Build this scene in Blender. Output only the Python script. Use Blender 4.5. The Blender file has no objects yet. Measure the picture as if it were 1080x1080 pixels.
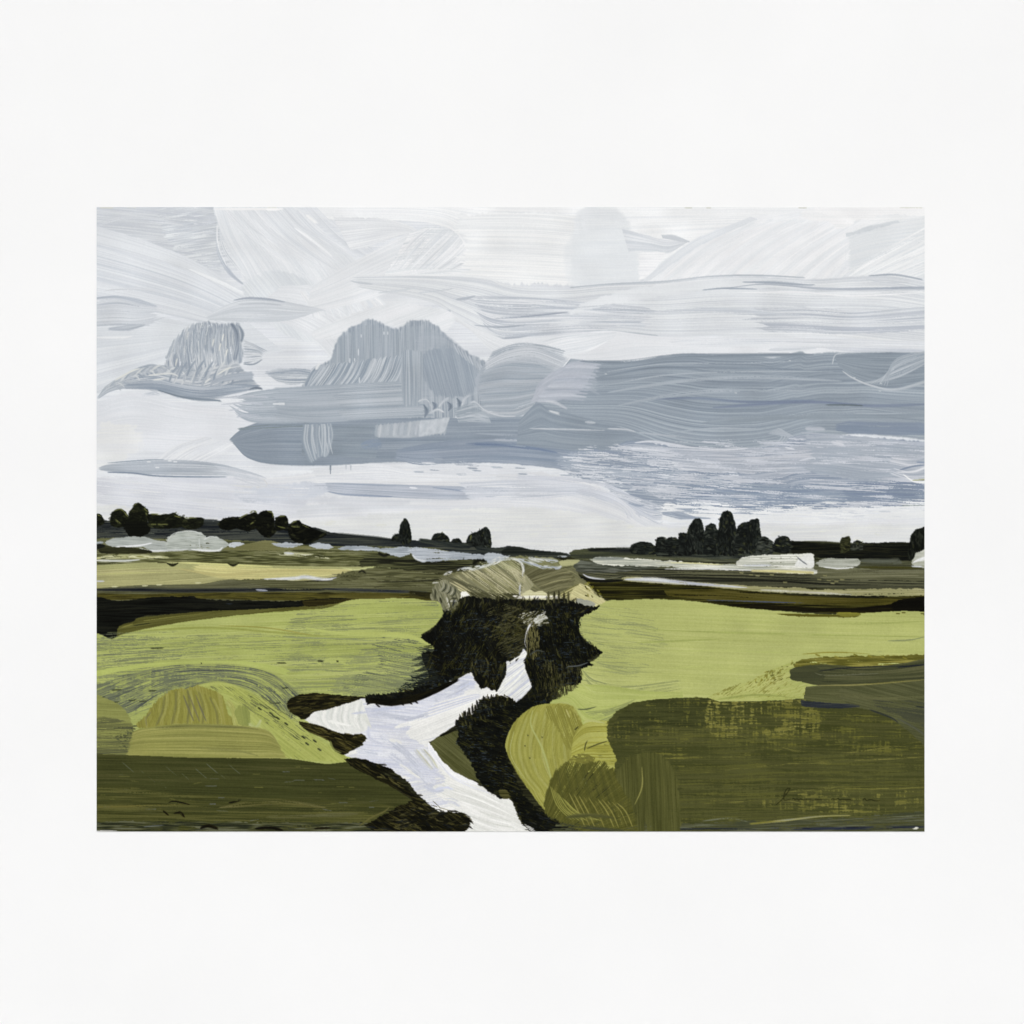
import bpy, math
import numpy as np

# ------------------------------------------------------------------ camera, sky, sun, exposure
scene = bpy.context.scene
COL = scene.collection
R = math.radians
MM = 0.0005                       # metres of canvas per unit of the painting's own ruler
X0, Y0, PW, PH = 102.0, 218.4, 873.0, 658.6     # painted area on that ruler (ruler is 1080 wide, y down)
CZ = 1.50                         # height of the ruler's centre above the ground

cam = bpy.data.cameras.new("camera")
camo = bpy.data.objects.new("camera", cam); COL.objects.link(camo)
cam.lens = 100; cam.sensor_width = 36
DIST = 1080 * MM * 100 / 36
camo.location = (0, -DIST, CZ)
camo.rotation_euler = (R(90), 0, 0)
cam.clip_start = 0.05; cam.clip_end = 200
scene.camera = camo

SUN_EL, SUN_AZ = R(48), R(-28)     # overcast sun, high, in front of the wall and to the left
world = bpy.data.worlds.new("World"); scene.world = world
world.use_nodes = True
nt = world.node_tree
for n in list(nt.nodes): nt.nodes.remove(n)
out = nt.nodes.new("ShaderNodeOutputWorld")
bg = nt.nodes.new("ShaderNodeBackground"); bg.inputs[1].default_value = 0.12
sky = nt.nodes.new("ShaderNodeTexSky"); sky.sky_type = 'NISHITA'; sky.sun_disc = False
sky.sun_elevation = SUN_EL; sky.sun_rotation = R(180) + SUN_AZ
sky.dust_density = 4.0; sky.air_density = 1.0; sky.ozone_density = 1.0
hs = nt.nodes.new("ShaderNodeHueSaturation"); hs.inputs['Saturation'].default_value = 0.25   # cloud cover greys the blue
nt.links.new(sky.outputs[0], hs.inputs['Color'])
nt.links.new(hs.outputs[0], bg.inputs[0]); nt.links.new(bg.outputs[0], out.inputs[0])

sun = bpy.data.lights.new("sun", 'SUN'); sun.energy = 1.5; sun.angle = R(14); sun.color = (0.99, 0.985, 0.975)
suno = bpy.data.objects.new("sun", sun); COL.objects.link(suno)
from mathutils import Vector
sdir = Vector((math.sin(SUN_AZ) * math.cos(SUN_EL), -math.cos(SUN_AZ) * math.cos(SUN_EL), math.sin(SUN_EL)))
suno.rotation_euler = sdir.to_track_quat('Z', 'Y').to_euler()
suno.location = (-1, -2, 4)

scene.view_settings.view_transform = 'Standard'
scene.view_settings.look = 'None'
scene.view_settings.exposure = 0.07
scene.view_settings.gamma = 1.0
scene.render.engine = 'CYCLES'
LIGHT = 1.125                     # what a perfectly white surface reads in the render

# ------------------------------------------------------------------ painting engine
S = 2.0
NX, NY = int(round(PW * S)) + 1, int(round(PH * S)) + 1
rng = np.random.default_rng(7)
TAB = rng.random((512, 512)).astype(np.float32)
C = np.zeros((NY, NX, 3), np.float32)
HG = np.zeros((NY, NX), np.float32)
ID = np.zeros((NY, NX), np.int16)
GY, GX = np.mgrid[0:NY, 0:NX].astype(np.float32)
GX = GX / S + X0; GY = GY / S + Y0      # ruler coordinates of every vertex

def hx(h):
    return np.array([int(h[i:i + 2], 16) / 255 for i in (0, 2, 4)], np.float32)

def vn(x, y, seed=0):
    x = x + seed * 37.13 + 1000; y = y + seed * 91.7 + 1000
    xi = np.floor(x).astype(np.int32); yi = np.floor(y).astype(np.int32)
    fx = (x - xi).astype(np.float32); fy = (y - yi).astype(np.float32)
    fx = fx * fx * (3 - 2 * fx); fy = fy * fy * (3 - 2 * fy)
    a, b, c, d = xi & 511, (xi + 1) & 511, yi & 511, (yi + 1) & 511
    return (TAB[c, a] * (1 - fx) + TAB[c, b] * fx) * (1 - fy) + (TAB[d, a] * (1 - fx) + TAB[d, b] * fx) * fy

def sst(a, b, x):
    t = np.clip((x - a) / (b - a + 1e-9), 0, 1)
    return t * t * (3 - 2 * t)

def weave(X, Y):
    # horizontal and vertical threads of uneven thickness, each catching paint for a short way
    wx = vn(X / 1.7, Y / 12, 5) * .6 + vn(X / 4.5, Y / 26, 15) * .4
    wy = vn(X / 12, Y / 1.7, 6) * .6 + vn(X / 26, Y / 4.5, 16) * .4
    return .40 * wx + .46 * wy + .14 * vn(X / 1.5, Y / 1.5, 9)

seedc = [0]
SOFT = [1.1, 3]                  # how softly strokes melt into each other (px, blur passes); wet sky paint first
def texture(al, ac, X, Y, cols, bw=1.5, bl=90, con=1.0, mid=0.5, dry=0.0, wv=0.0, flecks=(), blot=0.03, op=1.0, u=None, ufade=None, seed=None):
    """brush texture: al runs along the bristles, ac across them (ruler units)"""
    if seed is None:
        seedc[0] += 1; seed = seedc[0]
    wob = (vn(al / 150, ac / 60, seed + 3) - .5) * 2.4
    ac = ac + wob
    b = .32 * vn(al / bl, ac / (bw * .9), seed) + .44 * vn(al / (bl * .6), ac / (bw * .45), seed + 11) \
        + .24 * vn(al / (bl * 1.8), ac / (bw * 3.6), seed + 23)
    q = np.clip((b - .5) * 2.5 * con + mid, 0, 1)
    k = len(cols)
    if k == 1:
        col = np.broadcast_to(hx(cols[0]), q.shape + (3,)).copy()
    else:
        cc = np.array([hx(c) for c in cols])
        p = q * (k - 1); i = np.minimum(p.astype(np.int32), k - 2); f = (p - i)[..., None]
        col = cc[i] * (1 - f) + cc[i + 1] * f
    col = col * (1 + (vn(X / 26, Y / 20, seed + 31)[..., None] - .5) * blot * 2)
    col = col + ((vn(X / .8, Y / .8, seed + 5) - .5) * .018)[..., None]
    for fl in flecks:                      # (colour, amount, length, width)
        n = vn(al / fl[2], ac / fl[3], seed + 47 + int(fl[1] * 977))
        m = vn(X / 30, Y / 18, seed + 53)
        a = sst(1 - fl[1], 1 - fl[1] + .08, n * .82 + m * .18)[..., None]
        col = col * (1 - a) + hx(fl[0]) * a
    al_ = np.full(q.shape, op, np.float32)
    if np.isscalar(dry):
        dr = np.full(q.shape, dry, np.float32)
    else:
        t = u if u is not None else np.zeros_like(q)
        dr = np.interp(t, np.linspace(0, 1, len(dry)), dry).astype(np.float32)
    if dr.max() > 0:
        b2 = .42 * vn(al / (bl * .6), ac / (bw * .55), seed + 61) + .28 * vn(al / (bl * 1.2), ac / (bw * 2.2), seed + 67) + .18 * vn(X / 26, Y / 14, seed + 63) + .12 * vn(X / 1.1, Y / .9, seed + 64)
        if wv > 0: b2 = b2 * (1 - wv) + weave(X, Y) * wv
        b2 = (b2 - .5) * 1.9 + .5
        al_ = al_ * np.where(dr > 0.001, sst(dr - .10, dr + .10, b2), 1)
    if ufade is not None and u is not None:
        al_ = al_ * np.interp(u, np.linspace(0, 1, len(ufade)), ufade).astype(np.float32)
    return col, al_, q

def lay(sl, col, a, q, pid, th, keep=.45, idt=.5):
    a3 = a[..., None]
    C[sl] = C[sl] * (1 - a3) + col * a3
    HG[sl] = HG[sl] * (1 - a) + (HG[sl] * keep + th * (.35 + .65 * q)) * a
    if pid is not None:
        ID[sl] = np.where(a > idt, pid, ID[sl])

def cr(P, n, closed=False):
    P = np.array(P, float)
    if len(P) == 2:
        t = np.linspace(0, 1, n)[:, None]; return P[0] * (1 - t) + P[1] * t
    E = np.vstack([P[-1], P, P[0], P[1]]) if closed else np.vstack([2 * P[0] - P[1], P, 2 * P[-1] - P[-2]])
    segs = len(P) if closed else len(P) - 1
    t = np.linspace(0, 1, 13)[:-1][:, None]; o = []
    for i in range(segs):
        a, b, c, d = E[i], E[i + 1], E[i + 2], E[i + 3]
        o.append(.5 * (2 * b + (c - a) * t + (2 * a - 5 * b + 4 * c - d) * t * t + (3 * b - a - 3 * c + d) * t ** 3))
    o = np.vstack(o + [E[segs + 1][None]])
    L = np.concatenate([[0], np.cumsum(np.hypot(*np.diff(o, axis=0).T))])
    s = np.linspace(0, L[-1], n)
    return np.stack([np.interp(s, L, o[:, 0]), np.interp(s, L, o[:, 1])], 1)

def plen(P):
    return float(np.hypot(*np.diff(np.array(P, float), axis=0).T).sum())

def patch(A, B, cols, pid, rag=(0, 0), edge=0.0, edges=None, th=.5, ridge=0, keep=.45, idt=.5, vfade=None, **kw):
    """brush stroke whose bristles run between the two outline curves A and B"""
    L = max(plen(A), plen(B)); M = max(8, int(L * S * 1.5) + 4)
    a = cr(A, M); b = cr(B, M)
    Wd = float(np.hypot(*(a - b).T).max()); K = max(4, int(Wd * S * 1.5) + 4)
    v = np.linspace(0, 1, K, dtype=np.float32)[:, None]; u = np.linspace(0, 1, M, dtype=np.float32)[None, :]
    X = (a[:, 0] * (1 - v) + b[:, 0] * v).astype(np.float32); Y = (a[:, 1] * (1 - v) + b[:, 1] * v).astype(np.float32)
    U = np.broadcast_to(u, X.shape); V = np.broadcast_to(v, X.shape)
    al = U * L; ac = V * Wd
    seedc[0] += 1; sd = seedc[0]
    col, alp, q = texture(al, ac, X, Y, cols, u=U, seed=sd, **kw)
    if rag[0] or rag[1]:
        n = .55 * vn(ac / 1.5, ac * 0, sd + 71) + .45 * vn(ac / 6, ac * 0, sd + 72)
        n2 = .55 * vn(ac / 1.5, ac * 0, sd + 73) + .45 * vn(ac / 6, ac * 0, sd + 74)
        if rag[0]: alp = alp * sst(-1.5, 1.5, al - n * rag[0])
        if rag[1]: alp = alp * sst(-1.5, 1.5, (L - al) - n2 * rag[1])
    e0, e1 = edges if edges else (edge, edge)
    SE = min(SOFT[0], Wd * .12)
    if e0 or Wd > 8: alp = alp * sst(-.4, 2 * SE, ac - e0 * (.6 * vn(al / 9, ac / 30, sd + 81) + .4 * vn(al / 2.2, ac / 30, sd + 83)))
    if e1 or Wd > 8: alp = alp * sst(-.4, 2 * SE, (Wd - ac) - e1 * (.6 * vn(al / 9, ac / 30, sd + 82) + .4 * vn(al / 2.2, ac / 30, sd + 84)))
    if vfade is not None: alp = alp * np.interp(V, np.linspace(0, 1, len(vfade)), vfade).astype(np.float32)
    if ridge: q = q + ridge * (np.exp(-ac / 1.5) + np.exp(-(Wd - ac) / 1.5))
    ix = np.rint((X - X0) * S).astype(np.int64); iy = np.rint((Y - Y0) * S).astype(np.int64)
    x0, x1 = max(0, ix.min()), min(NX - 1, ix.max()); y0, y1 = max(0, iy.min()), min(NY - 1, iy.max())
    if x1 <= x0 or y1 <= y0: return
    ok = (ix >= x0) & (ix <= x1) & (iy >= y0) & (iy <= y1)
    w, h = x1 - x0 + 1, y1 - y0 + 1
    idx = ((iy - y0) * w + (ix - x0))[ok]; N = w * h
    am = alp[ok]; aw = am + 1e-4
    cnt = np.bincount(idx, minlength=N); sa = np.bincount(idx, weights=am, minlength=N); sw = np.bincount(idx, weights=aw, minlength=N)
    sq = np.bincount(idx, weights=aw * q[ok], minlength=N)
    cs = [np.bincount(idx, weights=aw * col[..., k][ok], minlength=N) for k in range(3)]
    z = np.maximum(cnt, 1); sw = np.maximum(sw, 1e-9)
    ra = (sa / z).reshape(h, w).astype(np.float32); rq = (sq / sw).reshape(h, w).astype(np.float32)
    rc = np.stack([(c / sw).reshape(h, w) for c in cs], -1).astype(np.float32); m = (cnt > 0).reshape(h, w)
    for _ in range(2):                     # close pin holes
        for ax in (0, 1):
            l = np.roll(m, 1, ax); r = np.roll(m, -1, ax); f = (~m) & l & r
            if f.any():
                ra = np.where(f, (np.roll(ra, 1, ax) + np.roll(ra, -1, ax)) / 2, ra); rq = np.where(f, np.roll(rq, 1, ax), rq)
                rc = np.where(f[..., None], (np.roll(rc, 1, ax) + np.roll(rc, -1, ax)) / 2, rc); m = m | f
    lay((slice(y0, y1 + 1), slice(x0, x1 + 1)), rc, np.where(m, ra, 0).astype(np.float32), rq, pid, th, keep, idt)

def stroke(path, w, cols, pid, taper=(0, 0), **kw):
    """a loaded brush dragged along a path; w is one width or a list along the path"""
    n = max(12, int(plen(path) / 3)); p = cr(path, n)
    d = np.gradient(p, axis=0); d /= np.hypot(d[:, 0], d[:, 1])[:, None] + 1e-9
    ww = np.full(n, float(w)) if np.isscalar(w) else np.interp(np.linspace(0, 1, n), np.linspace(0, 1, len(w)), w)
    t = np.linspace(0, 1, n)
    small = (w if np.isscalar(w) else max(w)) < 7
    if small and np.isscalar(w) and taper == (0, 0): taper = (.22, .3)
    if small: kw.setdefault('vfade', [.25, 1, 1, .25]); kw.setdefault('rag', (2.5, 4) if plen(path) > 14 else (0, 0))
    else: kw.setdefault('rag', (4, 8)); kw.setdefault('edge', 1.0)
    if taper[0]: ww = ww * np.sqrt(np.clip(t / taper[0], .02, 1))
    if taper[1]: ww = ww * np.sqrt(np.clip((1 - t) / taper[1], .02, 1))
    nrm = np.stack([-d[:, 1], d[:, 0]], 1) * ww[:, None] / 2
    patch(p - nrm, p + nrm, cols, pid, **kw)

def inside(P, X, Y):
    r = np.zeros(X.shape, bool); n = len(P)
    for i in range(n):
        x1, y1 = P[i]; x2, y2 = P[(i + 1) % n]
        if y1 == y2: continue
        c = (Y >= min(y1, y2)) & (Y < max(y1, y2))
        r ^= c & (X < (x2 - x1) * (Y - y1) / (y2 - y1) + x1)
    return r

def window(P, pad):
    x0 = max(0, int((P[:, 0].min() - X0 - pad) * S)); x1 = min(NX, int((P[:, 0].max() - X0 + pad) * S) + 2)
    y0 = max(0, int((P[:, 1].min() - Y0 - pad) * S)); y1 = min(NY, int((P[:, 1].max() - Y0 + pad) * S) + 2)
    return slice(y0, y1), slice(x0, x1)

def blurm(m, it=1):
    for _ in range(it):
        p = np.pad(m, 1, mode='edge')
        m = (p[1:-1, 1:-1] * 2 + p[:-2, 1:-1] + p[2:, 1:-1] + p[1:-1, :-2] + p[1:-1, 2:]) / 6
    return m

def blob(P, cols, pid, ang=0, centre=None, smooth=True, edge=1.5, es=3.0, soft=1, th=.5, keep=.45, idt=.5, gmask=None, **kw):
    """an area of paint with its own outline; bristles run at ang, or round a centre"""
    P = cr(P, len(P) * 8, True) if smooth else np.array(P, float)
    sl = window(P, edge + 2 + soft)
    X, Y = GX[sl], GY[sl]
    if X.size == 0: return
    seedc[0] += 1; sd = seedc[0]
    ca, sa = math.cos(R(ang)), math.sin(R(ang))
    if centre:
        r = np.hypot(X - centre[0], Y - centre[1]); t = np.arctan2(Y - centre[1], X - centre[0]); al = t * r.mean(); ac = r
        if ang == 90: al, ac = r, t * r.mean()
    else:
        al = X * ca + Y * sa; ac = -X * sa + Y * ca
    edge = edge * .8; es = es * 1.3
    dx = (.6 * vn(X / es, Y / es, sd + 1) + .4 * vn(X / (es * .35), Y / (es * .35), sd + 6) - .5) * 1.7 * edge
    dy = (.45 * vn(X / es, Y / es, sd + 2) + .3 * vn(X / (es * .35), Y / (es * .35), sd + 7) + .25 * vn(X / 14, Y / 14, sd + 8) - .5) * 1.7 * edge
    k = vn(al / 12, ac / 1.2, sd + 4) - .5           # bristle ends ragged along the stroke direction
    m = inside(P, X + dx + k * edge * 1.6 * ca, Y + dy + k * edge * 1.6 * sa).astype(np.float32)
    m = blurm(m, soft + SOFT[1])
    xr = (X - P[:, 0].min()) / (np.ptp(P[:, 0]) + 1e-6)
    col, a, q = texture(al, ac, X, Y, cols, u=np.clip(xr, 0, 1), seed=sd, **kw)
    a = a * m
    if gmask is not None: a = a * gmask(X, Y).astype(np.float32)
    lay(sl, col, a.astype(np.float32), q, pid, th, keep, idt)

def dabs(P, n, size, ang, cols, pid, spread=25, th=.6, op=.9, edge=True, smooth=True):
    """many short touches of the brush inside (and just over the rim of) an outline"""
    P = cr(P, len(P) * 6, True) if smooth else np.array(P, float)
    seedc[0] += 1; r = np.random.default_rng(1000 + seedc[0])
    lo, hi = P.min(0), P.max(0); pts = []
    while len(pts) < n:
        c = lo + (hi - lo) * r.random((n * 2, 2)); k = inside(P, c[:, 0], c[:, 1]); pts += list(c[k])
    for (x, y) in pts[:n]:
        l = size[0] * (.6 + .8 * r.random()); w = size[1] * (.6 + .8 * r.random()); t = R(ang + (r.random() - .5) * 2 * spread)
        x0 = max(0, int((x - X0 - l) * S)); x1 = min(NX, int((x - X0 + l) * S) + 2); y0 = max(0, int((y - Y0 - l) * S)); y1 = min(NY, int((y - Y0 + l) * S) + 2)
        if x1 <= x0 or y1 <= y0: continue
        sl = (slice(y0, y1), slice(x0, x1)); X = GX[sl] - x; Y = GY[sl] - y
        a_ = X * math.cos(t) + Y * math.sin(t); c_ = -X * math.sin(t) + Y * math.cos(t)
        d = (a_ / (l / 2)) ** 2 + (c_ / (w / 2)) ** 2 + (vn(GX[sl] / 1.3, GY[sl] / 1.3, int(r.random() * 90)) - .5) * .9
        a = sst(1.15, .75, d) * op * (.55 + .45 * r.random())
        if True: a = 1 - sst(.75, 1.15, d); a = a * op * (.5 + .5 * r.random())
        c = hx(cols[int(r.random() * len(cols)) % len(cols)]) * (1 + (r.random() - .5) * .2)
        lay(sl, np.broadcast_to(c, X.shape + (3,)), a.astype(np.float32), np.clip(1 - d, 0, 1), pid, th, .6)

# ------------------------------------------------------------------ register of painted parts
PARTS = {}
def part(name, label=None, parent=None):
    k = len(PARTS) + 1
    PARTS[k] = (name, label, parent); return k

# ================================================================== THE PAINTED SKY
SKY = part("painted_sky", "pale grey and white brushed sky across the upper half of the painting")
def cloud(label): return part("painted_cloud", label, SKY)
blob([(95, 210), (985, 210), (985, 600), (95, 600)], ['d6dae0', 'dde1e6', 'e4e7ea'], SKY, smooth=False, edge=0, bl=120)

# --- upper left: broad blue-grey wash with short streaks
blob([(100, 214), (228, 214), (238, 240), (236, 265), (232, 290), (190, 272), (150, 252), (100, 240)], ['c3c9d2', 'cbd0d7', 'ced3d9', 'd9dde1'], SKY, ang=6, smooth=False, edge=3, bl=60,
     flecks=[('e2e5e8', .16, 22, 1.0), ('b9c0ca', .1, 30, 1.2)])
blob([(168, 222), (232, 222), (240, 250), (236, 285), (190, 270)], ['c2c8d0', 'd0d5da', 'dfe3e6'], SKY, ang=-8, edge=5, bl=26, con=1.3, dry=.42)
stroke([(104, 237), (130, 231), (165, 233), (196, 238)], 5, ['cdd2d8', 'dde0e4'], SKY, bl=40, dry=.45)
# pale diagonal band falling to the right
patch([(98, 236), (150, 252), (205, 274), (262, 311)], [(98, 318), (150, 328), (205, 340), (255, 352)], ['ccd2d9', 'd3d8de', 'd9dde2', 'e0e4e8'], SKY, bl=150, bw=1.4, con=1.1, edge=2, ridge=.5,
      flecks=[('bfc6d0', .07, 80, 1.0), ('e8ebee', .09, 90, .9)])
patch([(98, 236), (150, 252), (205, 274), (262, 311)], [(98, 258), (150, 272), (205, 290), (262, 316)], ['d2d7dc', 'd9dde2', 'dee2e6'], SKY, bl=150, edge=2)
patch([(203, 284), (235, 296), (263, 311)], [(198, 284), (232, 301), (264, 315)], ['e2e6e9', 'eef0f2'], SKY, bl=60, edge=1)
patch([(98, 318), (150, 328), (205, 340), (262, 340)], [(98, 420), (150, 400), (205, 380), (300, 372)], ['d3d8de', 'd9dee3', 'e0e4e8'], SKY, bl=120, edge=4, flecks=[('e8ebee', .07, 60, 1)])
# big light strokes sweeping down to the right
patch([(310, 214), (340, 240), (372, 268), (400, 300)], [(222, 216), (232, 250), (250, 285), (262, 312)], ['d6dbe0', 'dde1e5', 'e3e6e9', 'ebedf0'], SKY, bl=60, con=.6, edge=4)
for i in range(26):
    t = i / 25; x = 232 + 118 * t; y = 216 + 4 * math.sin(i * 2.3)
    l = (72 + 26 * math.sin(i * 1.7)) * (1 - .25 * t); y2 = y + l * .82
    stroke([(x, y), (x + l * .45, y + l * .42 + 3), (x + l, y2)], 7 + 3 * math.sin(i * 3.1), [['cfd4da', 'dbdfe4', 'e6e9ec'], ['d9dde2', 'e2e5e9', 'f0f1f3'], ['c8ced5', 'd8dce1', 'e4e7ea']][i % 3], SKY, bl=90, bw=1.1, dry=.30, taper=(.1, .3), op=.55)
stroke([(310, 240), (330, 254), (352, 272)], 3, ['f2f3f5', 'e8ebee'], SKY, taper=(.3, .3)); stroke([(322, 226), (336, 237)], 4, ['f4f5f6'], SKY, taper=(.3, .3))
stroke([(228, 246), (231, 268), (243, 288), (258, 301)], [1, 3, 5, 1.5], ['98a2b0', 'b4bcc7', 'ccd2d9'], SKY, bl=30, bw=.8, op=.85)
stroke([(231, 240), (236, 262), (249, 280), (262, 294)], [1, 6, 7, 2], ['c0c7cf', 'dde1e5', 'eceef0'], SKY, bl=40, bw=.8, dry=.25)
stroke([(229, 236), (230, 258), (240, 282)], [1.5, 2, 1], ['eceef0'], SKY, dry=.2)
# soft fan of strokes right of the wedge
blob([(258, 300), (285, 286), (318, 292), (340, 316), (356, 345), (330, 360), (300, 352), (262, 318)], ['d6dbe0', 'dbe0e4', 'e1e5e8'], SKY, ang=50, edge=3, bl=60)
patch([(300, 300), (330, 300), (372, 312), (400, 340)], [(262, 330), (300, 345), (330, 362), (345, 378)], ['dce0e4', 'e1e4e8', 'e8ebee'], SKY, bl=50, edge=4)
for i in range(12):
    x = 316 + i * 7; stroke([(x, 306 + i * .6), (x + 10, 320), (x + 16 + i * .5, 338)], 7, ['dadfe4', 'e4e7ea', 'eff0f2'], SKY, bl=50, dry=.35, taper=(.2, .3))
# light wing running up to the right
patch([(330, 300), (372, 275), (408, 255), (436, 240)], [(322, 332), (372, 322), (430, 305), (490, 290)], ['dde1e5', 'e3e6e9', 'e9ebee'], SKY, bl=120, edge=3, ridge=.8, con=1.1, flecks=[('d2d7dd', .1, 60, 1), ('f3f4f5', .1, 60, .8)])
patch([(436, 240), (455, 236), (490, 240), (520, 250)], [(400, 300), (440, 296), (470, 295), (520, 295)], ['d5dade', 'dfe3e6', 'e8eaec', 'f0f1f3'], SKY, bl=40, con=1.3, edge=6, dry=.25)
for i in range(16):
    x = 436 + i * 4.2; stroke([(x + 18, 240 + i * .3), (x - 2, 256 + i), (x - 26, 286)], 5, ['d3d8dd', 'e2e5e8', 'eff0f2'], SKY, bl=50, dry=.42, taper=(.3, .3))
# white top middle with faint horizontal streaks
patch([(330, 214), (500, 214), (720, 214), (985, 214)], [(348, 232), (470, 240), (560, 300), (985, 262)], ['e6e9ec', 'eff1f2', 'f3f4f5'], SKY, bl=120, edge=4, flecks=[('dde1e5', .06, 50, 1.2)])
patch([(350, 226), (400, 228), (430, 236), (440, 242)], [(372, 268), (392, 262), (412, 254), (430, 246)], ['dcdfe3', 'e3e6e9', 'eceef0'], SKY, bl=60, con=1.2, edge=5, flecks=[('cfd5db', .1, 40, 1)])
patch([(470, 222), (560, 220), (620, 225)], [(480, 300), (540, 303), (612, 306)], ['e4e7e9', 'edeff0', 'f3f4f4'], SKY, bl=110, bw=2, edge=8, rag=(26, 8), flecks=[('dcdfe4', .07, 50, 1.2)])
blob([(612, 222), (640, 219), (655, 224), (668, 250), (672, 302), (640, 306), (607, 305), (603, 260)], ['dadfe3', 'e0e4e8', 'e4e8ea'], SKY, edge=3, bl=30, soft=14, op=.7, flecks=[('eef0f1', .12, 40, 1.5)])
blob([(602, 250), (668, 245), (672, 300), (640, 306), (600, 300)], ['dde2e6', 'e2e6e9'], SKY, edge=3, soft=12, op=.5, bl=60)
patch([(655, 238), (680, 246), (702, 252), (728, 254)], [(664, 268), (690, 267), (706, 268), (724, 256)], ['cdd3d9', 'd8dce1', 'e4e7ea'], SKY, bl=60, edge=3, bw=1.2)
patch([(697, 247), (712, 247), (727, 254)], [(700, 252), (716, 256), (727, 256)], ['c6ccd2', 'cfd4da'], SKY, edge=1)
blob([(674, 268), (702, 266), (688, 288), (674, 296)], ['e4e6e9', 'f2f3f4'], SKY, smooth=False, bl=40, edge=1.5)
# broad strokes upper right
patch([(674, 302), (700, 275), (735, 250), (800, 226), (850, 222)], [(700, 303), (760, 300), (830, 298), (880, 296), (905, 240)], ['dde1e5', 'e5e8eb', 'eaecee', 'eff0f2'], SKY, bl=10, edge=4, con=.5)
for i in range(34):
    x = 690 + i * 6.2; y = 298 - 2 * math.sin(i); k = 1 if i < 26 else .8
    stroke([(x, y), (x + 42 * k, y - 30 * k - 4), (x + 96 * k, y - 62 * k - min(i, 14) * .3)], 9 + 3 * math.sin(i * 2.1), [['dfe3e7', 'e7e9ec', 'eeeff1'], ['e6e8eb', 'edeef0', 'f3f3f4'], ['dce1e5', 'e2e6e9', 'e9ebee']][(i * 7) % 3], SKY, bl=120, bw=1.1, dry=.28, taper=(.15, .2), op=.6)
patch([(674, 300), (700, 272), (735, 249), (790, 228)], [(676, 303), (708, 282), (745, 258), (800, 232)], ['d8dde2', 'dfe3e7', 'e4e7ea'], SKY, bl=80, edge=3)
blob([(846, 222), (880, 219), (900, 232), (890, 242), (870, 234), (850, 232)], ['eceeef', 'f4f4f5'], SKY, edge=4)
patch([(892, 246), (915, 237), (945, 231), (985, 224)], [(893, 298), (925, 294), (955, 293), (985, 296)], ['dde2e6', 'e2e6e9', 'e6e9eb'], SKY, bl=100, edge=3, rag=(6, 0))
patch([(892, 245), (912, 238), (945, 231)], [(893, 252), (915, 246), (950, 236)], ['cfd5da', 'd8dde1'], SKY, edge=3)
for i in range(13):
    y = 252 + i * 4; stroke([(884 + (i % 4) * 8, y + 40 - i * 2), (925, y + 18 - i), (985, y - 16)], 5, ['e0e4e7', 'eceeef', 'f2f3f4'], SKY, bl=90, dry=.4, taper=(.2, 0))
blob([(860, 220), (985, 218), (985, 228), (940, 226), (900, 232)], ['eeeff0', 'f5f5f5'], SKY, edge=3, op=.8)
for (x, w) in ((104, 18), (133, 14), (282, 10), (722, 8), (745, 5), (842, 9), (948, 26)):
    stroke([(x, 219.2), (x + w, 219.4)], 1.6, ['c9cac0', 'dcdcd2'], SKY, dry=.3)
stroke([(224, 220.5), (300, 220.5)], 3, ['f2f3f4', 'f6f6f6'], SKY, dry=.3); stroke([(280, 221), (296, 221)], 3, ['f6f6f6'], SKY)

# --- streaky grey layer under the white top, whole right half
BAND = cloud("long thin streaky light grey cloud layer above the pale gap, right half of the sky")
patch([(368, 292), (440, 290), (505, 292), (550, 302), (600, 303), (640, 299), (700, 296), (750, 291), (800, 290), (860, 293), (900, 290), (940, 289), (985, 297)],
      [(372, 302), (450, 318), (480, 335), (520, 356), (560, 355), (620, 350), (650, 350), (700, 355), (800, 356), (860, 356), (900, 358), (940, 362), (985, 366)],
      ['ced3d9', 'd6dadf', 'dee2e5', 'e6e9eb'], BAND, bl=200, bw=1.3, con=1.0, edge=2, rag=(14, 0), ridge=.6, flecks=[('b9c0ca', .08, 60, 1.1), ('ecEEf0'.lower(), .09, 60, 1)])
patch([(480, 312), (540, 312), (620, 318), (700, 325)], [(500, 330), (530, 356), (610, 352), (690, 350)], ['b7bec8', 'c3c9d1', 'ced3d9', 'dfe2e6'], BAND, bl=60, bw=1.3, con=1.3, dry=.3, rag=(30, 30), flecks=[('eaecee', .1, 30, 1)])
blob([(690, 300), (760, 296), (820, 297), (790, 306), (720, 310), (640, 322), (600, 332), (620, 318)], ['dfe3e6', 'e4e7ea'], BAND, edge=3, bl=90, soft=2, op=.85)
patch([(760, 326), (840, 322), (900, 326), (985, 320)], [(790, 350), (850, 353), (900, 354), (985, 350)], ['b4bbc6', 'bdc3cc', 'c9ced5', 'd9dde1'], BAND, bl=120, con=1.2, rag=(50, 0), edge=4, dry=.2, flecks=[('a9b1bd', .1, 70, 1)])
stroke([(660, 330), (720, 327), (790, 328), (850, 333)], 8, ['bfc5cd', 'd0d5da'], BAND, bl=90, dry=.45, taper=(.3, .3))
stroke([(765, 304), (800, 300), (830, 301), (880, 305), (985, 304)], [2, 3, 4, 5, 7], ['a3acb8', 'b4bbc5', 'c8cdd4'], BAND, bl=90, dry=.12, taper=(.3, 0))
stroke([(782, 297.5), (815, 298), (850, 300.5), (862, 300)], [1, 3, 3, 1], ['8f9ba9', 'a9b2bd'], BAND, bl=60)
stroke([(740, 306), (765, 304), (800, 305)], [1, 2.4, 1], ['95a0ad', 'adb5bf'], BAND)
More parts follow.
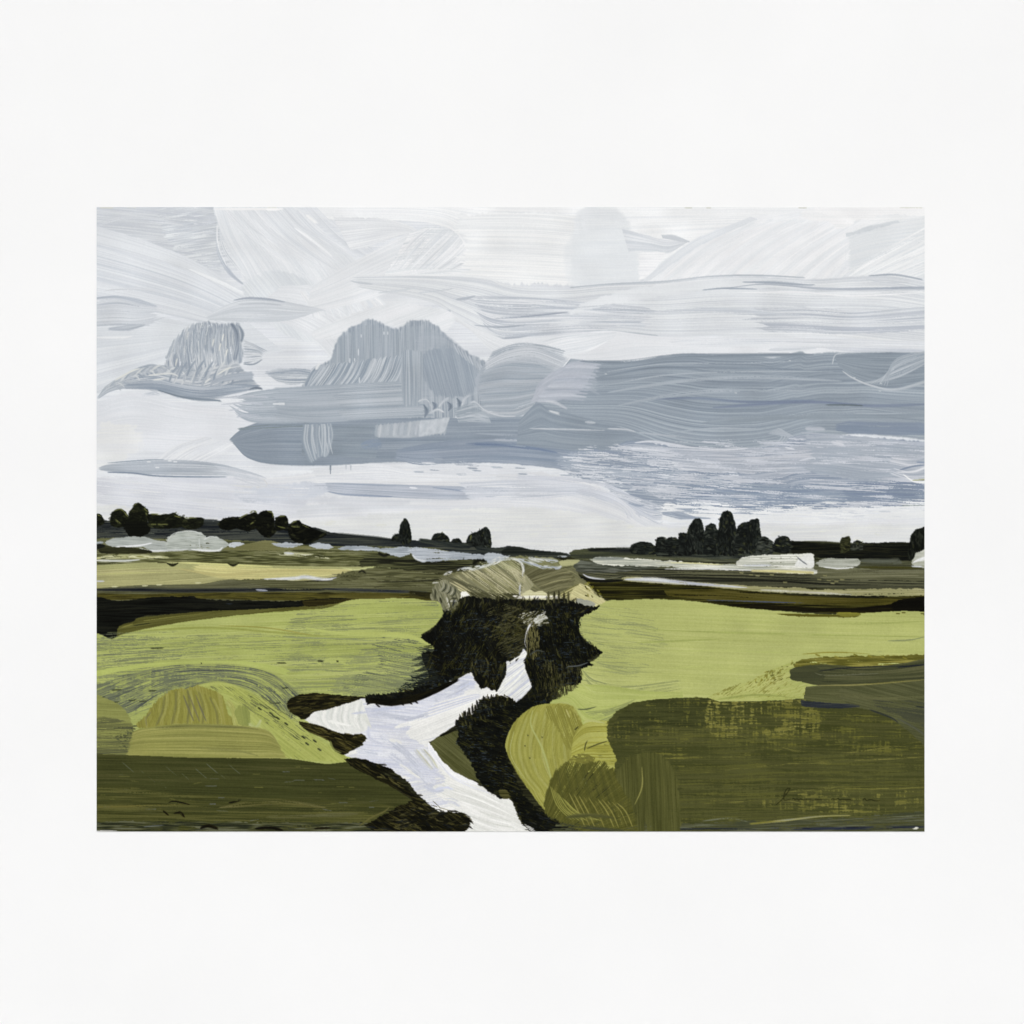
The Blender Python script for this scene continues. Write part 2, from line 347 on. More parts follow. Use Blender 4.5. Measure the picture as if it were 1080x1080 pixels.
stroke([(860, 309), (910, 309), (985, 306)], 2.4, ['eceef0', 'dee2e5'], BAND, dry=.15); stroke([(780, 309), (840, 308), (900, 312), (985, 308)], 1.6, ['eff0f2'], BAND, dry=.3)
stroke([(600, 303.5), (640, 300), (700, 297), (750, 291.6), (800, 290.6), (850, 293)], [1.2, 2.2, 2, 1.8, 2.2, 1.4], ['a9b1ba', 'b9c0c8', 'c6ccd2'], BAND, bl=70, bw=.7)
stroke([(915, 291), (940, 289.6), (958, 292), (975, 295.6)], [1, 2.6, 2.4, 1.6], ['8e99a6', 'aeb6c0'], BAND, bl=50)
stroke([(912, 294), (930, 298), (960, 298)], 2, ['c2c8cf', 'dfe3e6'], BAND, dry=.3)
stroke([(369, 291), (430, 290), (505, 291.5), (530, 300), (560, 304)], 2.2, ['eef0f1', 'e2e5e8'], BAND, bl=60, dry=.1)
stroke([(369, 296), (378, 298), (395, 300)], [1, 3, 1], ['b9c0c8', 'cfd4d9'], BAND)
stroke([(398, 309), (420, 307), (440, 303)], 2.4, ['bcc3cb', 'd0d5da'], BAND, dry=.3); stroke([(440, 309), (465, 306), (480, 304)], 2, ['c4cad1'], BAND, dry=.4)
stroke([(480, 316), (492, 314.5), (502, 312)], [1.5, 4, 1], ['a4adb8', 'b8bfc8'], BAND); stroke([(462, 327), (475, 328)], [1, 3], ['aab2bd', 'c0c6ce'], BAND)
stroke([(500, 343), (525, 345), (555, 343), (580, 342)], [1, 3, 2, 1], ['a5aeb9', 'b8bfc8'], BAND, bl=40, dry=.2); stroke([(498, 349), (520, 356), (545, 356), (566, 352)], [1, 3, 3, 1], ['aab2bd', 'c3c9d0'], BAND, bl=40, dry=.15)
stroke([(600, 329), (560, 333), (520, 336)], 3, ['9fa8b5', 'c0c6ce'], BAND, dry=.5); stroke([(560, 321), (600, 324), (640, 322)], 2, ['a9b1bd', 'c5cbd2'], BAND, dry=.5)
stroke([(640, 348), (665, 351), (695, 354)], [1, 2, 1], ['a9b1ba', 'c3c9d0'], BAND)
# light strip below it
patch([(520, 358), (600, 352), (640, 348), (700, 355), (800, 357), (900, 358), (985, 360)], [(600, 380), (640, 383), (700, 376), (740, 373), (800, 374), (870, 374), (985, 372)], ['dde1e5', 'e2e5e9', 'e7e9ec'], SKY, bl=120, edge=2, flecks=[('d2d7dd', .07, 50, 1)])
patch([(570, 358), (600, 352), (650, 350)], [(598, 376), (625, 370), (648, 356)], ['d3d8dd', 'dee2e6', 'e8eaed'], SKY, bl=50, edge=1)
patch([(690, 358), (800, 356), (985, 360)], [(720, 366), (820, 366), (985, 372)], ['ccd1d8', 'dadee3', 'e3e6e9'], SKY, bl=120, dry=.35, rag=(30, 0))
stroke([(810, 369), (840, 368), (862, 367)], 5, ['c9cfd5', 'd9dde2'], SKY, bl=30); stroke([(870, 367), (910, 369), (985, 370)], 5, ['c3c9d2', 'd4d8de'], SKY, bl=60, dry=.2)
patch([(455, 325), (470, 326), (500, 345), (545, 362)], [(483, 340), (500, 352), (512, 366), (524, 374)], ['d9dde1', 'e2e5e8', 'e6e9ec'], SKY, bl=60, edge=1)
blob([(400, 322), (450, 322), (478, 334), (470, 350), (440, 340), (420, 345), (395, 338), (380, 342), (350, 358), (330, 350)], ['dde1e4', 'e2e5e8', 'e6e8eb'], SKY, ang=-20, bl=80, edge=3)

# --- small cloud bars upper left
c = cloud("thin streaked grey cloud bar at the left edge of the sky, highest of the left clouds")
patch([(98, 316), (120, 312), (145, 316), (175, 324)], [(98, 346), (125, 346), (150, 345), (185, 334)], ['c3c9d0', 'cdd2d8', 'd8dce1'], c, bl=60, rag=(0, 30), edge=4, dry=.2)
stroke([(100, 315), (122, 313.5), (142, 317), (168, 324)], [3, 4, 6, 1], ['9fa9b6', 'b1b9c4', 'c9cfd6'], c, bl=50, bw=1)
stroke([(100, 322), (125, 320), (150, 324)], 3, ['b3bac4', 'c9ced5'], c, dry=.3); stroke([(100, 328), (120, 327), (140, 329)], 2, ['b9c0c9'], c, dry=.35)
stroke([(112, 347), (132, 346), (157, 342)], [3, 9, 2], ['a9b1bc', 'b9c0c8', 'cdd2d7'], c, bl=26, bw=1.1); stroke([(100, 344), (125, 342), (160, 343)], 2, ['b4bbc4'], c, dry=.4)
stroke([(100, 356), (130, 356), (142, 354)], 3, ['eceeef', 'e2e5e8'], SKY, dry=.2)
stroke([(110, 306), (140, 305), (178, 309)], 6, ['cbd0d6', 'd6dadf'], SKY, bl=50, dry=.3, taper=(.2, .5))
c = cloud("lens shaped pale grey cloud stroke with a darker upper rim, above the small bushy cloud")
patch([(215, 334), (240, 320), (262, 314), (300, 316), (350, 328)], [(218, 338), (240, 340), (270, 342), (300, 340), (330, 331)], ['c6ccd2', 'ced3d9', 'dadee2'], c, bl=80, bw=1.3, con=1.2, edge=1.5, rag=(6, 16))
stroke([(245, 317), (262, 314.6), (285, 316), (302, 319)], [1, 3, 3, 1], ['97a1ae', 'b3bac4'], c, bl=40, bw=.7); stroke([(250, 321), (275, 320), (300, 322)], 2, ['a9b1bb', 'c0c6cd'], c, dry=.25)

# --- bushy small cloud with its long wing
c = cloud("small grey cloud tuft with upright ragged brush marks, left of the big cloud")
blob([(175, 388), (178, 376), (183, 362), (192, 352), (206, 343), (218, 339), (230, 342), (240, 342), (250, 341), (255, 350), (256, 370), (254, 385), (230, 395), (200, 395)], ['98a2ae', 'a8b1bb', 'b7bec6', 'c9ced2'], c, ang=84, bl=16, bw=1.3, con=1.5, edge=3, dry=.08)
for i in range(44):
    x = 181 + i * 1.68; yt = 341 + 26 * max(0, (205 - x) / 26) ** 1.6 + 2.2 * math.sin(i * 2.2) + (3 if 222 < x < 235 else 0)
    stroke([(x, yt), (x - 5 + i * .1, yt + 14), (x - 6 + i * .14, 374 + 8 * math.sin(i * 1.3))], 2.2, [['949faa', 'a6afb9'], ['b0b8c1', 'c3c9cf'], ['9ea8b3', 'b2b9c2'], ['a6aeb9', 'cfd3d4']][i % 4], c, bl=12, bw=1, dry=.3, taper=(.2, .3))
stroke([(243, 340), (249, 350), (250, 366), (247, 382)], [4, 6, 5, 3], ['6f7c8b', '8792a0', 'a3acb7'], c, bl=16); stroke([(252, 343), (256, 352), (254, 362)], [2, 4, 2], ['76828f', '8f9aa6'], c)
for (x, y) in ((236, 352), (233, 362), (240, 368), (199, 350), (226, 357), (203, 383), (187, 378)): stroke([(x, y), (x - 2, y + 8)], 1.5, ['dfe0da'], c, dry=.2)
for i in range(9): stroke([(256, 359 + i * 3), (268 + i, 364 + i * 2), (283 - i * 1.4, 371 + i * 1.2)][::1], 2.2, ['9fa9b4', 'b9c0c8', 'd3d7db'], c, bl=14, bw=.9, dry=.15, taper=(.1, .5))
stroke([(256, 384), (268, 384), (278, 378)], 2, ['8f9aa6', 'a9b2bb'], c, bl=14)
c = cloud("long wing shaped grey cloud spreading under the small tuft at the left edge")
patch([(102, 420), (112, 407), (130, 395), (155, 383), (175, 386), (200, 390), (230, 385), (250, 381)], [(102, 422), (118, 413), (140, 410), (165, 414), (195, 422), (225, 424), (255, 412), (279, 411)],
      ['97a2ae', 'a6afb9', 'b6bdc5', 'cdd1d5'], c, bl=30, bw=1.3, con=1.35, edge=2, rag=(5, 4))
for i in range(24):
    x = 107 + i * 3.9; y = 409 - 20 * math.sin(min(1, i / 13) * 1.5) + max(0, i - 13) * .6
    stroke([(x, y + 4), (x + 9, y - 3), (x + 17, y - 1), (x + 22, y + 4)], 2.6, [['a3acb7', 'b6bdc5'], ['bfc5cb', 'd2d5d4'], ['98a3af', 'a9b2bb'], ['b1b8c1', 'c3c9ce']][i % 4], c, bl=12, bw=.9, dry=.28, taper=(.2, .2))
for i in range(22):
    x = 182 + i * 3.1; y = 392 + 6 * math.sin(i * 1.9); stroke([(x - 4, y + 12), (x, y + 2), (x + 7, y - 8)], 3, [['8b97a4', 'a1abb6'], ['b9c0c8', 'dadcda'], ['9da7b2', 'b2b9c2']][i % 3], c, bl=14, bw=1, dry=.2, taper=(.2, .3))
stroke([(130, 407), (165, 407), (210, 414), (250, 410), (279, 408)], [8, 12, 14, 14, 3], ['8a96a4', '98a3af', 'a6afba', 'b8bfc7'], c, bl=60, bw=1.3, dry=.1)
stroke([(165, 411), (195, 419), (235, 423)], [2, 3, 2], ['76838f', '8b97a4'], c, dry=.2); stroke([(222, 404), (242, 398), (270, 396)], [4, 9, 12], ['a3acb7', 'b2bac3'], c, bl=40)
for p in ([(155, 396), (180, 394), (190, 398)], [(216, 404), (222, 399)], [(160, 401), (176, 399)], [(228, 396), (238, 390), (246, 387)], [(120, 402), (138, 392), (150, 388)]): stroke(p, 2.2, ['e0e1da', 'd3d6d6'], c, dry=.15)
stroke([(262, 411), (270, 409), (279, 411)], [1, 3, 1.5], ['6e7a86', '8792a0'], c)
stroke([(148, 418), (162, 415), (170, 417)], 4, ['b4bbc6', 'c3c9d1'], c, dry=.35)
c = cloud("small dark grey leaf shaped cloud touching the left side of the big cloud")
patch([(272, 394), (290, 388), (310, 386), (328, 388)], [(285, 396), (295, 405), (310, 408), (324, 407)], ['95a0ac', 'a6afba', 'bac1c9', 'd0d5d9'], c, bl=40, bw=1.0, con=1.3, rag=(12, 0), edge=3)

# --- light lower-left sky under the wing
patch([(98, 424), (140, 412), (190, 424), (245, 430), (300, 440)], [(98, 480), (150, 478), (200, 478), (250, 478), (300, 492)], ['d9dde2', 'dfe2e7', 'e4e6ea'], SKY, bl=90, edge=2, op=.8)
patch([(150, 500), (180, 472), (215, 460)], [(190, 500), (220, 486), (250, 470)], ['d5d9de', 'e0e3e7', 'e8eaec'], SKY, bl=40, bw=1.2, dry=.3)
blob([(104, 450), (140, 448), (150, 470), (120, 490), (100, 492)], ['e0e2e4', 'e6e7e4'], SKY, edge=8, soft=4, op=.7)

# --- the great cloud
BIG = cloud("big domed slate grey cloud with upright bristle marks, centre left of the sky")
blob([(318, 412), (326, 396), (335, 387), (348, 379), (352, 370), (356, 358), (364, 349), (378, 341), (391, 337), (404, 342), (420, 347), (432, 339), (448, 338), (462, 345), (474, 357), (484, 365), (497, 374), (512, 382), (520, 400), (514, 430), (440, 446), (320, 446)],
     ['929da8', '9ea8b3', 'a9b2bb', 'b6bec6'], BIG, ang=88, bl=60, bw=1.5, con=1.1, edge=2, es=4, flecks=[('c9cfd6', .05, 30, 1), ('7f8c99', .05, 30, 1)])
for i in range(40):
    x = 350 + i * 3.7; top = float(np.interp(x, [346, 352, 358, 366, 378, 390, 404, 418, 430, 446, 460, 472, 484, 498, 510], [380, 372, 358, 349, 342, 338, 342, 348, 341, 339, 345, 356, 366, 376, 384]))
    stroke([(x, top + 2), (x - 1, top + 30), (x - 4 + 8 * (x > 470) * .5, top + 66 + 8 * math.sin(i * 1.7))], 4.5 + 2 * math.sin(i * 2.7), [['949fa9', '9faab4', 'acb4bd'], ['a0aab4', 'adb5be', 'bec5cc'], ['99a4ae', 'a4aeb7', 'b3bac3']][(i * 5) % 3], BIG, bl=70, bw=1.1, con=.8, op=.6, dry=.12, taper=(.05, .2))
# fanned strokes at its left foot
for i in range(15):
    x = 330 + i * 6; stroke([(x + 12, 384 - i * .8), (x + 4, 396), (x - 8, 412)], 8, ['8f9ba7', '9ca7b2', 'b0b8c1', 'c8ced4'], BIG, bl=40, bw=1.1, con=1.3, dry=.1, taper=(.1, .15))
stroke([(322, 409), (329, 394), (338, 384)], 6, ['8e9aa6', 'a3adb8', 'c3c9cf'], BIG, bl=20); stroke([(333, 390), (337, 383)], 4, ['dfe2e4'], BIG, taper=(.3, .3))
patch([(440, 350), (470, 352), (497, 376), (506, 395)], [(428, 430), (450, 430), (480, 425), (505, 415)], ['a2abb6', 'abb3bd', 'b9c0c8'], BIG, bl=20, bw=1.5, con=.6, op=.35)
blob([(448, 372), (470, 366), (494, 374), (504, 392), (500, 412), (480, 420), (460, 416), (446, 395)], ['8e9aa6', '97a2ae', 'a1abb5'], BIG, ang=75, bl=50, bw=1.3, edge=3, soft=2, op=.85)
for (x, y, l) in ((381, 353, 3), (378, 368, 7), (374, 378, 3), (409, 350, 3), (405, 350, 3), (369, 378, 5), (379, 398, 6)): stroke([(x, y), (x, y + l)], 1.4, ['d3d8dc'], BIG)
# ragged light tips at its right shoulder
for i in range(9): stroke([(478 + i * 4, 362 + i * 3), (484 + i * 4, 374 + i * 3.2)], 1.8, ['c3c9d0', 'b0b8c1'], BIG, dry=.2)

BODY = cloud("long dark slate cloud base with a rounded left end, under the big domed cloud")
patch([(240, 465), (252, 454), (268, 446), (300, 438), (400, 440), (480, 440), (560, 438), (640, 444), (720, 455)], [(248, 470), (262, 484), (290, 491), (345, 492), (400, 489), (460, 488), (540, 490), (610, 500), (660, 520)],
      ['828f9d', '8b97a4', '929da9', '9ba6b1'], BODY, bl=110, bw=1.6, con=.9, edge=1.5, rag=(5, 30), flecks=[('a9b2bc', .05, 40, 1.2), ('75828f', .05, 40, 1.2)])
stroke([(250, 453), (285, 449), (330, 447)], [3, 10, 6], ['78857f', '84919c', '929eaa'], BODY, bl=40, dry=.25)
patch([(320, 448), (360, 446), (400, 446)], [(318, 482), (360, 484), (396, 486)], ['838f9b', '8c98a3', '939ea8'], BODY, bl=40, edge=3)
# blue notes low in the cloud
stroke([(380, 470), (404, 468)], 14, ['8393a8', '8e9bab'], BODY, bl=20, dry=.35, taper=(.3, .3))
patch([(415, 474), (470, 464), (560, 462), (640, 470), (700, 478)], [(412, 484), (450, 492), (520, 490), (600, 498), (660, 520)], ['8492a3', '8c99a9', '949fae', 'a1abb8'], BODY, bl=70, bw=1.4, con=.9, dry=.15, rag=(10, 30), edge=4)
stroke([(490, 468), (540, 470), (590, 478)], 5, ['70809a', '8090a4'], BODY, bl=30, dry=.35)
stroke([(520, 464), (560, 464), (600, 470)], 5, ['adb5c0', 'b9c0c9'], BODY, bl=30, dry=.4); stroke([(500, 457), (540, 459), (600, 462), (640, 462)], 3, ['9ea8b4'], BODY, dry=.2)
# horizontal band over the lower dome
patch([(240, 421), (270, 412), (315, 407), (380, 403), (422, 401)], [(235, 424), (265, 446), (330, 447), (400, 443), (462, 440)], ['9aa5b0', 'a3adb7', 'adb6bf', 'bbc2ca'], BODY, bl=130, bw=1.3, con=1.15, edge=1, rag=(45, 3), flecks=[('8d99a5', .06, 50, 1)])
patch([(280, 408), (320, 407), (370, 404)], [(280, 440), (330, 446), (380, 444)], ['9ca7b1', 'a6afb9', 'b0b8c1'], BODY, bl=110, rag=(20, 30), op=.7)
for (y, x0_, x1_) in ((420, 228, 285), (427, 232, 280), (433, 240, 283), (440, 248, 275)): stroke([(x0_, y), ((x0_ + x1_) / 2, y - 2), (x1_, y - 1)], 2.6, ['b3bac5', 'c6cbd3'], BODY, bl=30, dry=.3, taper=(.4, .1))
stroke([(288, 426), (300, 426)], [1.5, 3], ['dadee1'], BODY, dry=.1)
blob([(424, 374), (436, 370), (446, 376), (443, 425), (434, 427), (425, 425)], ['919ca7', '9ba6b1', 'a9b2bb', 'b5bdc5'], BIG, ang=90, bl=50, bw=1, edge=1)
# arc of pale bristles at the left of the base
patch([(319, 448), (317, 465), (323, 482), (328, 490)], [(350, 447), (352, 458), (350, 470), (346, 482)], ['8f9ba7', '99a4af', 'a9b2bb', 'b6bec5'], BODY, bl=70, bw=1.6, con=1.2, rag=(0, 6))
for (x, k) in ((330, 2), (337, 1.4), (343, 2), (347, 1.6)): stroke([(x, 448), (x, 462), (x + 4, 480)], k, ['c3c9cf', 'b3bbc3'], BODY, bl=20, dry=.1, taper=(.1, .4))
# pale swipes under the band
patch([(396, 448), (430, 444), (475, 439)], [(398, 462), (432, 463), (468, 458)], ['a4adb7', 'aeb6be', 'b9c0c7'], BODY, bl=8, bw=6, con=.7, edge=1)
for i in range(20): stroke([(398 + i * 3.9, 447 - i * .4), (396 + i * 3.8, 462 - i * .1)], 3.6, [['9fa9b3', 'a9b2bb'], ['adb5bd', 'bbc1c8'], ['a6afb8', 'b3bac2'], ['b6bdc4', 'c6cbd0']][(i * 3 + (i > 11)) % 4], BODY, bl=14, bw=.9)
patch([(443, 443), (474, 439)], [(442, 462), (468, 457)], ['b9c0c7', 'c3c9cf', 'ccd1d6'], BODY, bl=4, bw=5, edge=1, op=.7)
# dark wisps
for (x, y, l) in ((447, 427, 13), (456, 424, 8), (472, 424, 9), (482, 420, 12)):
    stroke([(x, y), (x + 3, y + l * .5), (x + 1, y + l)], [1, 6, 1], ['74818e', '8591a0'], BIG, bl=10)
for p in ([(440, 424), (450, 421), (456, 430)], [(462, 430), (468, 423), (474, 419)], [(486, 432), (490, 421), (496, 416)], [(452, 436), (462, 432), (470, 436)], [(493, 428), (500, 424), (504, 430)]): stroke(p, 3, ['b9c0c8', 'd0d4d8'], BIG, bl=10, dry=.1)
patch([(478, 430), (500, 424), (512, 430)], [(484, 446), (500, 446), (518, 447)], ['96a2ac', 'a3adb7', 'bcc3ca'], BIG, bl=14, bw=1.2, con=1.3, op=.8)

# --- pale swirl joining the two big clouds
SW = cloud("curling pale lavender grey brush swirl joining the domed cloud to the long bank on the right")
patch([(513, 380), (535, 366), (565, 361), (602, 376)], [(500, 402), (508, 425), (528, 438), (562, 422)], ['9faab4', 'a6afb9', 'adb5bf', 'b6bdc5'], SW, bl=4, bw=20, con=.3, edges=(5, 2), vfade=[.2, .7, 1, 1, 1])
for i in range(30):
    t = i / 29; y = 366 + 70 * t; x0_ = 518 - 20 * math.sin(t * 2.4) + 8 * t
    stroke([(x0_, y + 6 - 4 * t), (x0_ + 26, y - 3 + 6 * t), (x0_ + 55 - 18 * t, y - 1 + 2 * t), (598 - 34 * t, y + 5 - 12 * t)], 4.2 if i > 5 else 2.6, [['9ca7b1', 'a6afb9', 'b3bac2'], ['a1abb5', 'adb5be', 'bbc1c8'], ['98a3ae', 'a2acb6', 'acb4bd']][(i * 7) % 3], SW, bl=70, bw=1, con=1.2, dry=.08, taper=(.1, .15))
patch([(508, 382), (535, 366), (565, 360), (603, 375)], [(506, 398), (530, 388), (560, 386), (592, 396)], ['b3bac3', 'c0c6cd', 'ccd1d7', 'd6dadf'], SW, bl=60, bw=1.0, con=1.2, edges=(6, 3), rag=(10, 14), vfade=[.5, 1, .8, 0], dry=.25)
stroke([(502, 424), (512, 433), (528, 438.6), (546, 439)], [1, 2, 2, 1], ['b9c0c7', 'c9ced4'], SW, dry=.2)
RB = cloud("great dark slate cloud bank filling the right side of the sky")
patch([(603, 377), (640, 382), (672, 379), (705, 373), (735, 371), (756, 373), (800, 374), (815, 376), (828, 373), (845, 369), (854, 372), (885, 370), (985, 373)],
      [(548, 446), (600, 448), (650, 452), (700, 470), (745, 477), (790, 475), (822, 470), (838, 464), (860, 460), (885, 460), (910, 458), (940, 462), (985, 466)],
      ['808c99', '8a96a2', '95a0ab', '9faab4', 'aab4bd'], RB, bl=260, bw=1.5, con=.62, mid=.5, edge=2, flecks=[('78869a', .05, 90, 1.2), ('b4bcc4', .05, 60, .8)])
patch([(548, 442), (566, 424), (580, 430), (620, 440), (660, 450)], [(545, 470), (600, 476), (640, 476), (668, 472), (690, 468)], ['86929e', '8e9aa6', '98a3ad'], RB, bl=100, bw=1.4, con=.9, edge=1.5, rag=(0, 20), flecks=[('a9b2bc', .05, 30, 1)])
stroke([(557, 452), (600, 453), (640, 454)], 2, ['b0b8c1', 'c3c9d0'], RB, dry=.25); stroke([(640, 452), (660, 453), (672, 456)], 2, ['c3c9d0'], RB, dry=.1); stroke([(672, 456), (700, 459), (740, 463)], 2, ['aeb6bf'], RB, dry=.2)
stroke([(617, 445), (628, 446)], 3, ['b9c0c8'], RB, taper=(.3, .3))
patch([(602, 378), (618, 380), (640, 385)], [(606, 400), (620, 412), (640, 420)], ['a8b0bb', 'b0b8c2'], SW, bl=20, bw=1.2, rag=(0, 22), op=.5)
patch([(562, 420), (568, 402), (590, 386), (612, 379)], [(560, 424), (590, 424), (615, 412), (632, 384)], ['adb5c0', 'b6bcc7', 'c1c6cf'], SW, bl=16, bw=3, con=.7, edge=3)
for i in range(12):
    y = 384 + i * 3.4; stroke([(598 - i * 3.1, y), (612 - i * 1.4, y - 1), (636 - i * 1.6, y + 1)], 3.6, [['adb4c0', 'bbc1cb'], ['b4bac6', 'c6cbd3'], ['a6aebb', 'b3bac4']][i % 3], SW, bl=40, bw=.9, dry=.12, taper=(.1, .3))
stroke([(566, 423), (583, 424), (600, 432)], [3, 5, 2], ['b4bbc5', 'c6cbd2'], SW, bl=14, dry=.2); stroke([(578, 433), (592, 437)], [2, 4], ['c2c8cf', 'd2d6da'], SW, dry=.2)
# darker strands in the bank
for (p, w_, cc) in (([(610, 381), (660, 382), (710, 376), (770, 375), (860, 374)], 5, ['84909c', '8f9ba6']), ([(630, 398), (690, 388), (760, 388), (850, 390)], 3, ['7d8996', '8a96a2']), ([(690, 421), (735, 420), (790, 424), (860, 422)], 3, ['76839a', '8794a4']),
                    ([(750, 430), (850, 424), (920, 428), (985, 426)], 3.4, ['77839a', '8793a3']), ([(870, 427), (890, 427), (912, 428)], 1.8, ['5b6768', '6f7b84']), ([(740, 404), (830, 404), (900, 402)], 2.6, ['808c99', '8e99a5']),
                    ([(740, 446), (820, 440), (900, 438), (985, 438)], 9, ['8c98a3', '95a0aa']), ([(880, 450), (930, 452), (985, 452)], 16, ['808da0', '8b97a6'])):
    stroke(p, w_, cc, RB, bl=80, dry=.15, taper=(.15, .15))
for (p, w_) in (([(640, 392), (700, 384), (780, 383), (870, 380)], 1.6), ([(620, 410), (700, 396), (790, 392), (880, 392)], 2), ([(640, 414), (720, 402), (800, 398), (890, 402)], 5), ([(650, 428), (720, 415), (800, 411), (900, 413)], 6), ([(900, 436), (940, 436), (985, 434)], 1.6), ([(700, 457), (745, 452), (800, 452)], 3)):
    stroke(p, w_, ['a3adb7', 'adb6bf'], RB, bl=90, dry=.3, taper=(.3, .3))
patch([(880, 375), (900, 371), (940, 370), (985, 371)], [(886, 388), (905, 402), (935, 410), (985, 404)], ['86929e', '909ca7', '9aa5af'], RB, bl=60, bw=1.5, edge=1)
for i in range(10): stroke([(908 + i * 3, 404 + i * .5), (945, 398 - i * 2), (985, 378 - i * 1)], 2.6, ['97a2ad', 'a9b2bb', 'bbc2c9'], RB, bl=50, bw=.8, dry=.35)
stroke([(888, 391), (900, 399), (920, 407), (945, 411), (985, 400)], [1, 2, 2.4, 4, 5], ['a9b2bb', 'bcc3ca', 'c9ced3'], RB, bl=40, dry=.1)
stroke([(878, 385), (880, 377), (887, 373), (930, 371)], [1.5, 2.4, 2.4, 1], ['bfc6cd', 'ccd1d6'], RB, dry=.1)
for (x, y) in ((900, 398), (927, 412), (928, 404), (775, 414), (832, 380), (638, 394)): stroke([(x, y), (x + 2, y + .8)], 1.2, ['c3c9ce'], RB)
for i in range(7): stroke([(818 - i * 1.5, 451 + i), (826 + i * 2.4, 455 + i * 1.2), (820 + i * 2, 466 + i * .6), (800, 470 + i * .4)], 1.6, ['a3adb8', 'bcc3cb'], RB, bl=20, bw=.8, dry=.12)

# --- lavender underside with broken white showing through
LV = cloud("mottled lavender and blue grey underside of the right cloud bank with broken white flecks")
patch([(640, 474), (668, 462), (720, 470), (790, 470), (825, 464), (845, 455), (900, 458), (985, 464)], [(650, 520), (680, 545), (730, 545), (800, 545), (860, 540), (920, 538), (985, 536)], ['8b98a9', '98a3b2', 'a5aebb', 'b3bac6'], LV, bl=90, bw=1.8, con=1.2, edge=4, rag=(20, 0))
patch([(664, 466), (720, 470), (800, 470), (900, 464)], [(660, 490), (720, 498), (800, 502), (880, 500)], ['a0a9b5', 'abb3bf', 'b7bdc7', 'c6cad2'], LV, bl=60, bw=1.4, con=1.3, dry=.2, rag=(8, 40), edge=4)
patch([(846, 458), (880, 456), (930, 460), (985, 470)], [(842, 500), (880, 506), (930, 512), (985, 500)], ['9fa9b5', 'a8b1bc', 'b3bac4'], LV, bl=90, con=1.0, rag=(18, 0), edge=6, op=.9)
stroke([(844, 456), (880, 459), (930, 463)], 2, ['b9bfc9', 'a9b1bd'], LV, dry=.15, taper=(.1, .4)); stroke([(848, 452), (872, 453)], 5, ['b3bac4', 'c3c8d0'], LV, bl=20)
stroke([(880, 452), (920, 453), (985, 456)], 10, ['7f8da0', '8996a6'], LV, bl=40, dry=.25)
patch([(690, 505), (740, 500), (820, 508), (985, 505)], [(700, 540), (780, 542), (860, 538), (985, 536)], ['7d8ca1', '8795a8', '929fae', 'a2adb9'], LV, bl=80, bw=1.6, con=1.1, dry=.2, rag=(30, 0), edge=6)
patch([(880, 512), (930, 508), (985, 508)], [(880, 532), (930, 536), (985, 536)], ['7c8aa0', '8593a5', '909cab'], LV, bl=60, dry=.1, rag=(30, 0))
patch([(680, 520), (760, 515), (840, 520)], [(690, 540), (760, 545), (830, 540)], ['8a98ab', '98a4b3', 'b0b8c4'], LV, bl=40, con=1.3, dry=.45, rag=(20, 20))
blob([(590, 480), (650, 475), (700, 482), (720, 510), (705, 538), (680, 535), (640, 515), (600, 500)], ['8e9aab', '9aa5b2', 'abb4c0'], LV, ang=6, bl=40, edge=6, dry=.28, con=1.2)
r9 = np.random.default_rng(9)
blob([(590, 505), (640, 512), (690, 530), (760, 528), (860, 530), (985, 528), (985, 545), (860, 549), (760, 549), (690, 548), (640, 530)], ['dfe2e5', 'e9ebec'], LV, ang=2, bl=26, bw=1.3, dry=.52, edge=3)
blob([(655, 536), (720, 540), (800, 543), (985, 538), (985, 552), (800, 552), (700, 556)], ['e0e3e5', 'e6e8e8'], LV, ang=1, bl=30, bw=1.4, dry=.40, edge=3)
blob([(600, 478), (660, 470), (760, 490), (780, 512), (700, 520), (650, 512), (600, 500)], ['c6cbd4', 'd5d9df'], LV, ang=5, bl=22, bw=1.2, dry=.62, edge=4)
blob([(690, 470), (980, 470), (980, 530), (690, 524)], ['bcc2cc', 'cdd1d9'], LV, ang=3, bl=40, bw=1.3, dry=.66, edge=4)
for i in range(46):
    t = r9.random(); x = 600 + 376 * t; y = 538 - 26 * (t < .3) * (1 - t / .3) + r9.normal() * 5
    stroke([(x, y), (x + 6 + 12 * r9.random(), y + r9.normal() * .8)], .8 + 1.1 * r9.random(), ['dfe2e5', 'eceeed'] if i % 3 else ['c9ced6'], LV, dry=.3)
for i in range(22):
    x = 615 + 90 * r9.random(); y = 482 + (x - 615) * .45 + r9.normal() * 9
    stroke([(x, y), (x + 5 + 9 * r9.random(), y - .6)], .8 + 1. * r9.random(), ['d9dce1', 'c3c9d2'], LV, dry=.3)
for (p, w_) in (([(668, 467), (690, 466), (735, 473)], 3), ([(664, 473), (690, 474), (720, 479)], 3), ([(842, 486), (858, 483), (860, 487)], 2), ([(876, 466), (892, 470)], 4), ([(828, 472), (838, 474)], 2.4), ([(730, 472), (760, 474), (790, 473)], 2)): stroke(p, w_, ['c9cdd6', 'd9dce2'], LV, dry=.15, taper=(.3, .3))
patch([(935, 480), (960, 482), (985, 478)], [(938, 500), (960, 507), (985, 506)], ['a6afbb', 'b9bfc9', 'd3d6dc'], LV, bl=30, con=1.3, rag=(10, 0))
